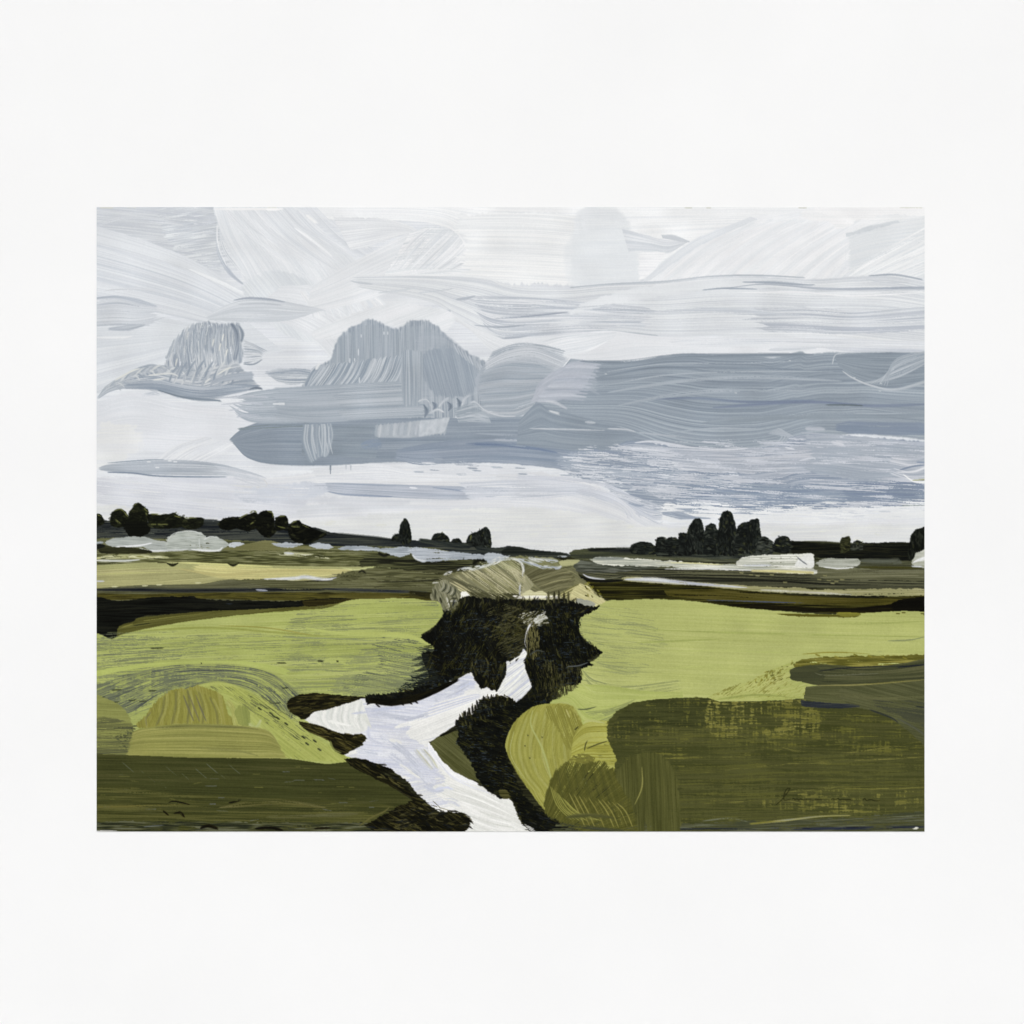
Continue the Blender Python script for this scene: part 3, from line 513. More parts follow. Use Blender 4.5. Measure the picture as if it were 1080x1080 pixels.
stroke([(952, 500), (965, 508), (985, 508)], [1, 2.6, 3], ['eef0f0', 'f3f4f4'], LV); stroke([(962, 506.5), (985, 505.6)], [1, 1.6], ['a3a56c', '8e9068'], LV); stroke([(945, 498), (965, 497), (985, 489)], [1, 3, 4], ['d9dce2', 'e2e4e8'], LV, dry=.1); stroke([(948, 496), (962, 492), (978, 490)], 2, ['6f7f96', '8a97a8'], LV, dry=.1); stroke([(965, 487), (985, 489)], 2.4, ['7f8da3', '929eaf'], LV)
stroke([(950, 533), (985, 533)], 1.6, ['6f7d78', '85928f'], LV, dry=.3)

# --- below the clouds: pale strip, thin bars and the cream tint above the horizon
patch([(98, 500), (200, 500), (290, 500), (350, 494), (420, 492), (480, 492), (540, 492), (600, 500), (650, 520), (690, 548), (760, 552), (985, 545)], [(98, 600), (200, 600), (300, 600), (350, 600), (420, 600), (480, 600), (540, 600), (600, 600), (650, 600), (690, 600), (760, 600), (985, 600)],
      ['d3d7dc', 'd8dbe0', 'dddfe2', 'e2e4e6'], SKY, bl=110, bw=1.5, edges=(5, 0), flecks=[('cdd1da', .06, 60, 1.2)])
blob([(98, 505), (240, 503), (300, 512), (330, 520), (300, 545), (220, 550), (150, 540), (98, 528)], ['cdd1d9', 'd3d6dd', 'dadde2'], SKY, ang=5, bl=60, edge=4, soft=3, dry=.25, bw=1.8)
blob([(98, 534), (200, 545), (330, 550), (420, 540), (560, 535), (640, 545), (700, 556), (985, 556), (985, 600), (98, 600)], ['d6d9da', 'dbdddd', 'e0e2df'], SKY, bl=40, bw=1.2, edge=4, soft=8, blot=.03)
for i in range(40):
    x = 110 + 850 * r9.random(); y = 548 + 24 * r9.random()
    if 180 < x < 250 or y < 560 or x > 480: stroke([(x, y), (x + 12, y - 5 * (r9.random() - .3))], 5, ['dadcd8', 'e1e2d6', 'd7dadc'], SKY, bl=20, bw=1.1, dry=.5, taper=(.3, .3), op=.8)
patch([(325, 494), (345, 492), (400, 489), (430, 496), (480, 500), (520, 497)], [(330, 506), (400, 508), (450, 508), (540, 506)], ['d5d9df', 'dde0e4', 'e6e8ea'], SKY, bl=40, bw=1.2, dry=.2, rag=(6, 20))
patch([(430, 492), (470, 487), (500, 488), (540, 492)], [(440, 500), (490, 502), (520, 502), (560, 500)], ['d6dae0', 'e0e3e7'], SKY, bl=30, dry=.25, edge=3)
for (x, l) in ((348.6, 9), (365, 4), (370, 5)): stroke([(x, 491), (x, 491 + l)], [2, .7], ['7d8a97'] if x < 350 else ['b9c0c8'], BODY)
for i in range(46):
    x = 430 + 230 * r9.random(); y = 489 + (x - 430) * .07 + r9.normal() * 4; stroke([(x, y), (x + 14, y + 1)], 1.6, ['8d99a8', 'a9b2be'] if i % 2 else ['dde0e5'], BODY, dry=.35, taper=(.3, .4))
patch([(530, 500), (600, 502), (650, 512), (700, 545)], [(560, 512), (600, 520), (650, 535), (660, 556)], ['c2c8d2', 'cdd1da', 'd9dce2'], SKY, bl=60, con=1.2, dry=.3, edge=5, rag=(20, 20))
for i in range(16): stroke([(640 + i * 2, 515 + i * 1.6), (665 + i * 2, 523 + i * 2), (700, 535 + i)], 2, ['b3bbc8', 'cfd3da'], SKY, dry=.4)
stroke([(662, 530), (672, 533), (682, 533)], [2, 4, 1], ['8593a6', '9ba6b5'], LV, dry=.2)
c = cloud("small dark grey cloud wisp floating above the tallest trees on the right")
stroke([(696, 541), (712, 543), (738, 547)], [3, 11, 1], ['8d99aa', '99a4b3', 'b4bcc7'], c, bl=20, dry=.15); stroke([(706, 540), (725, 545), (752, 547)], 2.4, ['98a3b2'], c, dry=.2)
c = cloud("thin flat cloud bar with a dark underline low at the left edge of the sky")
patch([(102, 494), (115, 489), (150, 485), (185, 484), (230, 488), (290, 505)], [(104, 496), (125, 499), (160, 502), (210, 503), (250, 503), (300, 513)], ['a6afb9', 'aeb6c0', 'b9c0c8', 'cdd2d8'], c, bl=80, bw=1.3, con=1.1, edge=1.2, rag=(4, 55))
stroke([(112, 498), (140, 499), (165, 502), (205, 503), (240, 503)], [1.5, 2, 2, 2, 1], ['7f8c9c', '94a0ae'], c, bl=40)
stroke([(112, 488.5), (150, 485.5), (175, 484.5)], 1.4, ['8895a3', 'a3adb7'], c, dry=.2)
for (x, y) in ((164, 493), (155, 487), (177, 486), (183, 487), (262, 492)): stroke([(x, y), (x + 4, y)], 1.4, ['e4e7e9'], c)
for i in range(8): stroke([(225 + i * 3, 491 + i * 1.8), (260 + i * 2, 497 + i * 2.2), (282, 505 + i * 1.6)], 1.6, ['d9dce1', 'c3c9d1'], c, dry=.3)
stroke([(245, 512), (270, 514), (282, 512), (276, 503)], 2, ['d2d4d5', 'e2e3e2'], SKY, dry=.15)
c = cloud("faint lens shaped lavender cloud bar low in the sky at the centre")
patch([(322, 513), (345, 509), (400, 510), (470, 512), (600, 516)], [(335, 516), (375, 522), (430, 526), (490, 527), (540, 522)], ['a3adbb', 'aeb6c3', 'bac0cb', 'cbcfd8'], c, bl=80, bw=1.5, con=1.0, edge=2, rag=(5, 60))
stroke([(336, 516), (360, 521), (390, 523), (416, 524)], [1, 2.6, 2.4, 1], ['8593a8', '96a2b4'], c); stroke([(455, 514), (485, 517), (525, 521)], [1, 2.6, 1], ['8795aa', '9ba6b7'], c, dry=.1); stroke([(348, 510), (380, 511), (420, 513)], 1.6, ['8f9cae', 'a9b2c0'], c, dry=.2)
stroke([(322, 513), (345, 516)], 1.5, ['93a0b0'], c, dry=.2); stroke([(432, 514), (440, 515)], 2, ['dfe2e6'], c)
patch([(470, 508), (560, 506), (640, 512)], [(490, 528), (560, 528), (620, 522)], ['bfc5cf', 'cbd0d8', 'd9dce2'], SKY, bl=60, dry=.35, rag=(20, 30), con=1.2)
blob([(310, 520), (360, 525), (430, 528), (420, 534), (340, 532)], ['cdd1d8', 'd6d9de'], SKY, edge=4, op=.7, soft=3)
blob([(250, 518), (330, 508), (345, 520), (310, 528), (260, 528)], ['c3c9d3', 'cdd2da'], SKY, edge=5, dry=.3, bl=40)

SOFT[:] = [.5, 0]
# ================================================================== THE PAINTED LAND
GR = part("painted_ground", "dark first layer of paint glimpsed between the meadows and hedges")
blob([(90, 586), (990, 586), (990, 890), (90, 890)], ['1d1e12', '2b2c1a', '383a22'], GR, smooth=False, edge=0, bl=30)
# ---- far ridge and tree line
RL = part("painted_ridge", "low dark far ridge under the left and middle trees")
blob([(96, 552), (150, 550), (200, 549), (232, 549), (262, 545), (305, 552), (335, 557), (352, 562), (395, 567), (440, 570), (500, 573), (522, 578), (535, 576), (548, 577), (565, 580), (598, 583.5), (598, 588), (560, 588), (500, 588), (440, 582), (350, 584), (200, 585), (96, 590)],
     ['20252a', '2a2f30', '363a36', '474a40'], RL, bl=40, bw=1.3, edge=1, soft=1, mid=.4)
blob([(100, 556), (190, 558), (290, 560), (300, 566), (200, 572), (100, 570)], ['2b302f', '3b3f3b', '4b4e46'], RL, bl=24, edge=2, dry=.4)
stroke([(186, 549), (232, 548.6)], 3, ['474b48', '35393a'], RL); stroke([(345, 563), (420, 570)], 5, ['24292b', '34382f'], RL, bl=20)
RR = part("painted_ridge", "olive and dark far ridge running behind the right trees to the edge")
blob([(600, 583), (612, 579), (640, 577.5), (672, 578), (700, 575), (800, 577), (838, 571), (880, 573), (960, 573), (985, 573), (985, 594), (900, 595), (850, 588), (790, 592), (720, 591), (660, 590), (610, 590)], ['33372c', '40442f', '4d503a'], RR, bl=50, bw=1.3, edge=1)
stroke([(620, 581), (660, 580), (720, 583), (790, 588)], 6, ['1d2125', '2a2e2c', '3a3d33'], RR, bl=40, dry=.1, taper=(.2, .1)); stroke([(618, 580), (650, 579)], 2, ['1a1d1c'], RR)
stroke([(720, 583), (760, 581), (800, 583)], 9, ['3f443e', '535750'], RR, bl=16, dry=.35)
blob([(832, 571), (880, 573), (985, 573), (985, 590), (960, 594), (940, 595), (905, 591), (850, 587), (836, 584)], ['0d0f0d', '141713', '1d2018', '27281a'], RR, bl=16, bw=1.2, edge=1.2, es=2)
stroke([(846, 571), (870, 572), (900, 574), (960, 575)], 3, ['2a2d20', '3b3d28'], RR, dry=.3)

def tree(P, label, ang=0, cols=None, n=24, rim=None, size=(4, 2.2)):
    k = part("painted_tree", label)
    cols = cols or ['14170f', '1c1f14', '262a19', '353821']
    blob(P, cols[:3], k, ang=ang, bl=5, bw=1.5, edge=.8, es=2.6, con=1.1)
    dabs(P, n, size, ang, cols + ['3d4026', '10120c'], k, spread=50, op=.6)
    if rim:
        for p in rim: stroke(p, 1.5, ['6a6c3a', '545830'], k, bl=4, dry=.3)
    return k
G = ['161a17', '1f2421', '2b302b', '3d423a']      # greyer greens further off
tree([(98, 545), (104, 542), (108, 545), (110, 552), (98, 556)], "dark round tree cut by the left edge", n=10, rim=[[(103, 543), (107, 545)]])
tree([(116, 549), (118, 541), (124, 537), (130, 538), (135, 543), (137, 550), (128, 556), (119, 555)], "round dark bush second from the left edge", n=26, rim=[[(120, 539), (127, 537), (131, 540)], [(131, 540), (135, 545)], [(122, 548), (127, 552)]])
tree([(136, 548), (136, 540), (139, 537), (141, 532), (146, 530.5), (150, 533), (153, 535), (156, 538), (157, 545), (154, 552), (146, 556), (138, 554)], "lumpy tree standing highest among the left hand trees", n=34, rim=[[(152, 536), (156, 540)], [(154, 541), (156, 545)], [(140, 534), (144, 531)]])
blob([(130, 553), (150, 550), (160, 556), (150, 566), (140, 568)], ['12140f', '1a1c14'], RL, edge=2)
tree([(156, 543), (168, 543), (178, 542), (183, 540.5), (189, 544), (195, 546), (196, 552), (185, 557), (160, 556)], "long clipped looking dark hedge right of the lumpy tree", n=40, rim=[[(158, 542), (172, 543)], [(184, 544), (192, 546)], [(158, 553), (180, 553)]], size=(7, 2))
tree([(190, 549), (200, 546.5), (212, 546), (215, 549), (213, 555), (204, 558), (192, 556)], "short flat dark hedge at the end of the left hand trees", n=22, rim=[[(194, 546), (208, 546)]], size=(6, 2))
B = ['0c0e0a', '13150f', '1c1e13', '2a2b19']
tree([(231, 551), (236, 547), (246, 545), (252, 546), (252, 555), (242, 559), (232, 557)], "low dark bush beginning the middle left clump", cols=B, n=18)
tree([(249, 553), (255, 546), (263, 542), (270, 540), (273, 545), (273, 555), (262, 560), (250, 557)], "rounded dark bush with an olive rim in the middle left clump", cols=B, n=26, rim=[[(252, 547), (261, 542)], [(263, 541), (268, 539), (271, 541)], [(264, 553), (270, 549)]])
tree([(270, 548), (273, 541), (281, 538.5), (287, 540), (289, 547), (289, 555), (292, 559), (284, 567), (275, 563), (270, 556)], "tall squared black tree in the middle left clump", cols=B, n=30, rim=[[(282, 539), (287, 541), (288, 546)]])
tree([(290, 550), (293, 545), (299, 543.5), (303, 546), (304, 552), (303, 557), (292, 559)], "small upright tree with a squared olive top in the middle left clump", cols=B, n=20, rim=[[(294, 545), (301, 544)], [(292, 555), (301, 557)]])
tree([(304, 556), (308, 551), (315, 548.5), (318, 552), (326, 555), (336, 560), (345, 563), (336, 569), (322, 574), (310, 571), (304, 563)], "black bush sloping down to the right at the end of the middle left clump", cols=B, n=44, rim=[[(308, 552), (313, 549)], [(317, 553), (326, 557)], [(307, 555), (316, 556)]], size=(7, 2.2))
tree([(413, 568), (416, 564), (420, 563), (424, 566), (424, 571), (414, 571)], "tiny low bush at the foot of the lone pointed tree", cols=G, n=8)
tree([(421, 571), (421, 560), (423, 552), (427, 547), (430, 549), (433, 558), (434, 571), (428, 574)], "lone pointed dark tree on the ridge left of centre", ang=90, cols=G, n=40, size=(3.4, 1.8))
tree([(454, 571), (457, 564), (463, 562), (468, 562.5), (473, 567), (473, 573), (456, 573)], "low rounded bush midway between the two single trees", cols=G, n=22)
tree([(475, 573), (477, 569), (483, 567.5), (487, 571), (488, 575), (476, 575)], "smallest bush just left of the paired centre trees", cols=G, n=10)
tree([(492, 573), (494, 565), (499, 562), (504, 562), (504, 575), (493, 576)], "shorter left half of the paired trees near the centre", cols=G, n=14, rim=[[(497, 563), (496, 570)]])
tree([(500, 576), (502, 564), (506, 559), (512, 556), (516, 559), (518, 567), (518, 577), (508, 580)], "taller right half of the paired trees near the centre", ang=70, cols=G, n=36, size=(3.4, 1.8))
for p, w_ in (([(440, 570), (470, 574), (500, 577)], 7), ([(500, 579), (520, 581), (540, 580)], 8)): stroke(p, w_, ['23292b', '2e3431', '3a3f37'], RL, bl=18)
blob([(528, 582), (538, 577), (550, 577), (565, 581), (596, 584), (590, 587), (545, 587)], ['1f2522', '2c312a', '3b3f36'], RL, edge=.8)
# right hand group, left to right
blob([(692, 588), (694, 574), (716, 572), (718, 566), (728, 563), (744, 562), (758, 558), (776, 560), (784, 557), (800, 560), (803, 570), (814, 574), (814, 588)], ['1a1e1b', '232824', '30352f', '434740'], RR, smooth=False, edge=1.5, es=2.5, bl=6, bw=1.4, con=1.3)
T = ['171b19', '1e2320', '2a2f2a', '42463c']
tree([(664, 578), (669, 573), (678, 571), (688, 573), (692, 580), (690, 585), (668, 584)], "low scrubby bush at the left foot of the right hand trees", cols=T, n=22)
tree([(691, 582), (692, 569), (696, 566.5), (702, 568), (703, 584), (693, 586)], "small square topped tree at the left end of the right hand trees", cols=T, n=24)
tree([(702, 583), (702, 570), (707, 566.5), (714, 568), (717, 572), (716, 586), (704, 586)], "small round topped tree second in the right hand trees", cols=T, n=26)
tree([(716, 584), (716, 564), (720, 562), (726, 563), (730, 570), (729, 586), (718, 587)], "narrow low tree just left of the first domed tree", cols=T, n=24)
tree([(721, 584), (724, 564), (729, 551), (735, 546.5), (740, 549), (743, 562), (745, 584), (732, 588)], "domed pointed tree, second highest of the right hand trees", ang=80, cols=T, n=60, size=(4, 1.8))
tree([(742, 584), (743, 560), (746, 554), (751, 552), (756, 557), (758, 584), (748, 588)], "round headed tree between the two domed trees", cols=T, n=44)
tree([(755, 584), (758, 556), (760, 544), (763, 539.5), (769, 539), (773, 544), (777, 560), (778, 584), (766, 589)], "tallest domed dark tree in the right hand group", ang=80, cols=T, n=90, size=(4, 1.8))
tree([(775, 584), (777, 560), (780, 553), (787, 550.5), (794, 554), (795, 586), (780, 588)], "broad round tree just right of the tallest domed tree", cols=T, n=50)
tree([(786, 586), (788, 562), (790, 550), (796, 547.5), (800, 547.5), (802, 560), (803, 568), (799, 586)], "square shouldered tree ending the high right hand group", ang=80, cols=T, n=50)
tree([(797, 586), (800, 570), (806, 565.5), (812, 569), (815, 573), (815, 584), (802, 588)], "low grey bush right of the high group", cols=['1f2421', '2f342e', '484c44', '2b302b'], n=30)
tree([(815, 580), (817, 570), (822, 566), (829, 565.5), (834, 570), (835, 578), (828, 584)], "low domed black bush alone right of the high group", cols=T, n=28, rim=[[(818, 575), (830, 576)]])
tree([(886, 582), (887, 569), (890, 566.5), (896, 566), (897, 574), (895, 582)], "small square olive stump of a tree on the black ridge at the right", cols=['2a2c1a', '383a22', '1f2115', '4b4c2c'], n=20)
tree([(897, 580), (900, 572), (906, 570), (910, 573), (909, 580)], "small grey bush beside the olive stump tree", cols=['22261f', '2f332b', '40443a', '1a1d18'], n=12)
tree([(959, 592), (960, 568), (964, 560), (970, 557), (985, 557), (985, 592)], "large dark tree cut by the right edge", ang=88, cols=['121510', '1c2018', '2b2f25', '3c4036'], n=60)
blob([(697, 583), (760, 586), (800, 584), (802, 591), (760, 593), (700, 590)], ['262b28', '343932', '454a3f'], RR, edge=1.5, dry=.3, bl=20)
stroke([(640, 587), (700, 589), (780, 592)], 5, ['4b4e3a', '62644a', '3a3d30'], RR, bl=40, dry=.1)

# ---- distant fields, left
FL = part("painted_field", "narrow streaky olive and tan far field at the left")
blob([(96, 570), (160, 568), (250, 570), (330, 575), (420, 577), (470, 580), (480, 600), (380, 600), (250, 600), (96, 596)], ['3b3d25', '4f5131', '666845', '7a7b58'], FL, bl=40, bw=1.3, con=1.1, edge=1.5)
blob([(240, 577), (262, 573), (284, 570), (300, 574), (330, 577), (300, 581), (240, 580)], ['6c6b42', '7b7a50'], FL, bl=30, edge=1)
blob([(96, 585), (120, 584), (260, 581), (345, 582), (390, 588), (400, 596), (330, 597), (240, 593), (150, 594), (96, 594)], ['3d3f24', '505230', '686a42', '80815a'], FL, bl=14, bw=1.1, con=1.1, dry=.1, wv=.4, edge=2)
stroke([(96, 589), (130, 587), (180, 588)], 5, ['b9b97e', 'd6d6ae', '8f9058'], FL, bl=12, dry=.3); stroke([(96, 591), (130, 591.5), (150, 590)], 2.5, ['c3c8c8', 'dfe0cf'], FL, dry=.2)
stroke([(290, 584), (320, 585), (350, 589)], 5, ['b9b98a', 'cfd0b4', '8f8f62'], FL, bl=10, dry=.35); stroke([(300, 583), (310, 584)], 2, ['c9ccd0'], FL)
FT = part("painted_field", "tan yellow far field at the left with a pale cream lower edge")
patch([(96, 596), (150, 593), (190, 592), (250, 594), (330, 597), (395, 598), (378, 602)], [(96, 624), (150, 624), (200, 618), (240, 613), (290, 613), (330, 612), (358, 607)], ['999a66', 'a2a36d', 'abab73', 'b7b67c'], FT, bl=120, bw=1.6, edge=1, rag=(0, 8), flecks=[('c5c37e', .08, 80, 1.3)])
patch([(188, 594), (240, 596), (300, 599), (378, 600)], [(200, 604), (240, 611), (300, 611), (358, 606)], ['b5b375', 'c3bf7c', 'cdc884', 'd8d294'], FT, bl=90, bw=1.6, edge=1.5, rag=(30, 8))
stroke([(188, 593.5), (230, 595), (290, 598)], 2.6, ['d0cf8a', 'c5c27c'], FT); stroke([(180, 598), (230, 606), (290, 602), (370, 602)], 2.5, ['a9a468', 'b5b072'], FT, dry=.2); stroke([(100, 606), (150, 604), (200, 604)], 2, ['b9bb78'], FT, dry=.2)
stroke([(360, 599), (376, 601), (395, 598), (420, 599)], 2.4, ['cdd294', 'b3b878'], FT, dry=.1)
stroke([(102, 613), (110, 613)], 2, ['c9cdd0'], FT)
for x in (182, 246): stroke([(x - 6, 594), (x, 596), (x + 6, 594)], [1, 4, 1], ['2b2c19', '1c1d12'], FL)
stroke([(166, 593.3), (176, 593.5)], 1.4, ['3a3b22'], FL); stroke([(205, 592.6), (300, 596), (330, 597)], 1.4, ['4a4b2a'], FL, dry=.3)
stroke([(275, 611), (310, 610), (322, 608.5), (345, 611), (375, 606)], [1, 4, 5, 3, 1], ['c3c9cf', 'dfe1de', 'aab0b4'], FT, bl=14, dry=.15)

MG = part("painted_field", "dull grey olive middle ground between the tan field and the centre mound")
blob([(96, 624), (140, 620), (200, 618), (235, 612), (280, 611), (340, 613), (385, 606), (420, 598), (460, 600), (475, 610), (470, 636), (300, 636), (96, 640)], ['45472c', '57593b', '686a48'], MG, bl=40, bw=1.2, edge=1.2, con=1.1, flecks=[('787a56', .07, 20, 1)])
blob([(383, 590), (395, 584), (420, 585), (440, 584), (455, 586), (470, 592), (500, 589), (516, 592), (512, 599), (480, 606), (440, 604), (420, 600), (395, 598), (380, 597)], ['24251a', '323422', '42442a', '525436'], MG, bl=20, bw=1.1, con=1.2, edge=2.5)
stroke([(498, 596), (506, 590), (514, 593)], 6, ['15160e', '24251a'], MG); stroke([(500, 600), (525, 595)], 2, ['1a1b12'], MG); stroke([(398, 582), (405, 586), (412, 583)], 4, ['22231a'], MG, dry=.2)
blob([(372, 603), (400, 598), (430, 602), (470, 605), (520, 606), (515, 614), (460, 618), (400, 618), (352, 614), (360, 606)], ['44462b', '595b3a', '6d6f4c'], MG, bl=22, bw=1.2, edge=2, con=1.2)
dabs([(360, 604), (420, 600), (500, 606), (480, 618), (360, 618)], 60, (9, 1.6), 0, ['3b3d24', '6f7150', '4b4d30', '2b2c19'], MG, spread=14, op=.7)
for x in range(356, 385, 4): stroke([(x, 608), (x + 2, 603 + (x % 3))], 2.4, ['4a4c2e', '5f6140'], MG)
stroke([(378, 604), (382, 602), (386, 605)], 3, ['22231a', '3a3b26'], MG)
patch([(96, 621), (150, 617), (210, 616), (240, 611)], [(96, 625), (150, 622), (200, 622), (300, 622)], ['4a4c35', '5c5e42', '6c6e50'], MG, bl=30, bw=1.1, edge=1, dry=.08)
for (x, y) in ((118, 619), (150, 618), (165, 617), (206, 615)): stroke([(x, y), (x + 6, y - .4)], 1.3, ['cfcfa0'], MG)
stroke([(396, 614), (440, 613), (475, 610)], 1.6, ['24251a', '3a3b26'], MG, dry=.2)

DK = part("painted_hedge", "long black brown hedge band across the left fields")
stroke([(96, 622), (150, 622), (200, 623), (290, 622), (345, 622)], 5, ['14181f', '22262c', '33362f'], DK, bl=40, dry=.08, rag=(0, 4)); stroke([(270, 622), (282, 623)], 2.2, ['bcc3cc', '8b93a0'], DK)
stroke([(340, 621), (400, 623), (455, 625)], 3.5, ['1d2430', '2b3038', '454839'], DK, bl=40, dry=.15, rag=(0, 10))
patch([(96, 625), (150, 626), (250, 624), (345, 624), (470, 626)], [(96, 634), (200, 632), (300, 634), (370, 633), (470, 634)], ['3a3714', '4a471d', '57541f', '2c2a12'], DK, bl=30, bw=1.4, con=1.2, edge=1)
stroke([(345, 629), (390, 629.5), (430, 630)], 6, ['4d4a1d', '605c28'], DK, bl=30, dry=.1); stroke([(430, 626), (452, 628), (462, 630)], 8, ['262512', '3a3819'], DK, bl=10, dry=.15)
blob([(96, 632), (125, 634), (160, 630), (205, 629), (215, 632), (300, 634), (345, 631), (372, 632), (350, 637), (300, 642), (215, 646), (170, 648), (148, 651), (128, 668), (118, 673), (96, 676)], ['0d0e0a', '141610', '1a1d17', '22241a'], DK, bl=24, bw=1.1, edge=1.5, con=1.2, flecks=[('2b3236', .10, 20, 1), ('33300f', .08, 20, 1)])
blob([(126, 660), (142, 655), (150, 651), (215, 645), (300, 641), (345, 636), (365, 633), (385, 632), (345, 643), (260, 650), (180, 662), (128, 674), (124, 668)], ['4a4a20', '565726', '61622e'], DK, ang=-9, bl=40, bw=1.5, edge=1, idt=.5)
stroke([(150, 655), (185, 650), (215, 647)], 1.3, ['7d7d3c'], DK, dry=.3); stroke([(128, 662), (140, 658)], 1.3, ['7d7d3c'], DK, dry=.2)
blob([(320, 634), (345, 632), (372, 632), (350, 637), (325, 640)], ['2b270f', '3b3717'], DK, edge=1)

# ---- pale mist shapes
def mist(P, label, cols, **kw):
    k = part("painted_mist_patch", label); kw.setdefault('dry', .16); kw.setdefault('wv', .3); kw['edge'] = kw.get('edge', 1) + 1.2; blob(P, cols, k, **kw); return k
k = mist([(112, 572), (118, 568), (130, 566.5), (150, 566), (162, 569), (178, 573), (182, 580), (160, 581), (150, 577), (125, 577), (114, 575)], "long thin translucent pale patch below the left edge trees", ['959b95', 'a4aaa5', 'b1b6b0'], ang=4, bl=14, bw=1.3, edge=.6, wv=.4, dry=.02)
stroke([(122, 577), (145, 575.5), (162, 572.5)], [3, 2.4, 1.5], ['e9ebec', 'd3d7d8'], k); stroke([(146, 578), (160, 581), (180, 580.5)], [1, 2.4, 1.6], ['e9ebec', 'd6d9da'], k)
stroke([(96, 573), (110, 572)], 4, ['8d9599', 'a9b0b3'], k, dry=.1); stroke([(96, 578), (108, 576), (114, 578)], [5, 7, 2], ['22261f', '1a1d18'], RL)
blob([(106, 578), (130, 577), (150, 579), (160, 583), (110, 584)], ['27291a', '3a3b22'], FL, edge=1, bl=20)
k = mist([(176, 572), (178, 566), (188, 561.5), (200, 559.8), (212, 561.5), (219, 566), (226, 565), (234, 568), (240, 573), (236, 579), (228, 581.5), (200, 580), (178, 581)], "largest domed translucent pale patch below the left hand trees", ['9ba199', 'aab0a8', 'b7bcb4'], ang=3, bl=10, bw=1.3, edge=.6, con=1.1)
stroke([(177, 571), (182, 564), (192, 561), (204, 560.5), (216, 565)], 1.6, ['c3c8c4', 'd3d7d3'], k, dry=.1); stroke([(177, 570), (190, 567.5), (209, 567)], 1.6, ['bcc2be'], k, dry=.2); stroke([(210, 568), (210.5, 578)], 1.5, ['c3c8c4'], k, dry=.2)
stroke([(200, 579), (214, 580.5), (230, 580.5), (236, 576)], [1, 2.6, 2.4, 1], ['eceeee', 'dfe2e1'], k, dry=.05); stroke([(170, 580.5), (190, 580), (200, 579)], 2, ['dfe2e1', 'b4b9b5'], k, dry=.2); stroke([(214, 570), (222, 566), (232, 568)], 1.4, ['cfd3cf'], k, dry=.1)
k = mist([(240, 574), (250, 572), (258, 573), (250, 577), (242, 577)], "tiny bluish white dab right of the largest domed patch", ['b3babf', 'cfd3d6'], edge=1)
k = mist([(288, 573), (305, 572), (320, 574), (305, 577), (292, 576)], "small bluish dab below the sloping black bush", ['a3aab0', 'bec4c8'], edge=1.2, dry=.1)
k = mist([(326, 575), (334, 572), (345, 574), (352, 578), (338, 579)], "bluish white dab right of the sloping black bush", ['a9b0b6', 'c0c6cb'], edge=1.2)
k = mist([(358, 577), (380, 576), (400, 578), (430, 577), (432, 585), (420, 587), (404, 582), (380, 581), (360, 580)], "bluish strip below the ridge, left of the lone pointed tree", ['8b9399', 'a3abb2', 'b9c0c6'], bl=20, dry=.06, edge=1)
k = mist([(430, 579), (438, 577), (450, 578), (475, 581), (500, 584), (512, 586), (506, 590), (480, 590), (460, 592), (444, 592), (436, 587)], "wide bluish white strip below the bushes left of centre", ['99a1a9', 'afb6be', 'c0c6cc'], bl=22, bw=1.2, edge=1.2, flecks=[('d9dcdc', .08, 12, 1)])
stroke([(434, 584), (440, 590), (452, 592)], 2.4, ['d0d4d6'], k)
k = mist([(510, 586), (515, 583), (525, 583.5), (536, 588), (524, 592), (516, 594)], "rounded bluish white touch on the left shoulder of the mound", ['a9b1b8', 'bdc4ca'], edge=1)

# ---- right middle ground
MR = part("painted_field", "streaky grey olive far field at the right")
blob([(600, 592), (640, 590), (760, 594), (860, 592), (985, 594), (985, 622), (860, 620), (740, 616), (640, 612), (604, 602)], ['3b3d2c', '4a4c36', '5e6046'], MR, bl=60, bw=1.2, edge=1)
patch([(598, 597), (620, 592), (700, 598), (800, 602), (900, 604), (985, 606)], [(604, 604), (640, 612), (730, 614), (800, 614), (880, 618), (985, 620)], ['26281e', '373929', '4a4c36', '5e6045'], MR, bl=100, bw=1.4, con=1.3, edge=1, rag=(5, 0))
blob([(590, 598), (600, 592), (615, 591), (640, 594), (690, 597), (690, 600), (640, 604), (606, 603)], ['3a3e34', '4c5043', '62665a'], MR, bl=14, bw=1.3, con=1.3, edge=1.5)
for i in range(5): stroke([(650, 600 + i * 3), (760, 601 + i * 3), (860, 604 + i * 3)], 1.2, ['1e2018', '2b2d20'], MR, dry=.3)
blob([(850, 598), (880, 598), (940, 601), (985, 602), (985, 612), (940, 612), (870, 610)], ['4f5138', '636547', '74765a'], MR, bl=40, bw=1.2, edge=1.5, dry=.08)
stroke([(905, 591), (930, 592), (950, 592), (940, 595)], 6, ['4b4f42', '5e6254'], MR, bl=30); stroke([(905, 598), (960, 599), (975, 599)], 3, ['3b3a18', '4a491f'], MR, dry=.2)
stroke([(870, 608), (940, 607), (970, 607)], 2, ['7f8062', '6d6f50'], MR, dry=.2)
for (x, y) in ((780, 604), (790, 606), (797, 607), (800, 602), (812, 606), (826, 614), (862, 611), (872, 612), (880, 613), (886, 611), (876, 615), (868, 607)): stroke([(x, y), (x + 4, y + .5)], 1.6, ['8b8b5f', '74744a'], MR)
k = mist([(622, 589), (650, 588), (700, 591), (760, 595), (840, 598), (858, 600), (858, 605), (800, 602), (740, 600), (700, 598), (640, 596)], "long thin pale streak under the right hand trees", ['9ea294', 'b3b6a9', 'c9cab8', 'dfe0d3'], ang=2, bl=30, bw=1.1, con=1.4, edge=1.2, dry=.06)
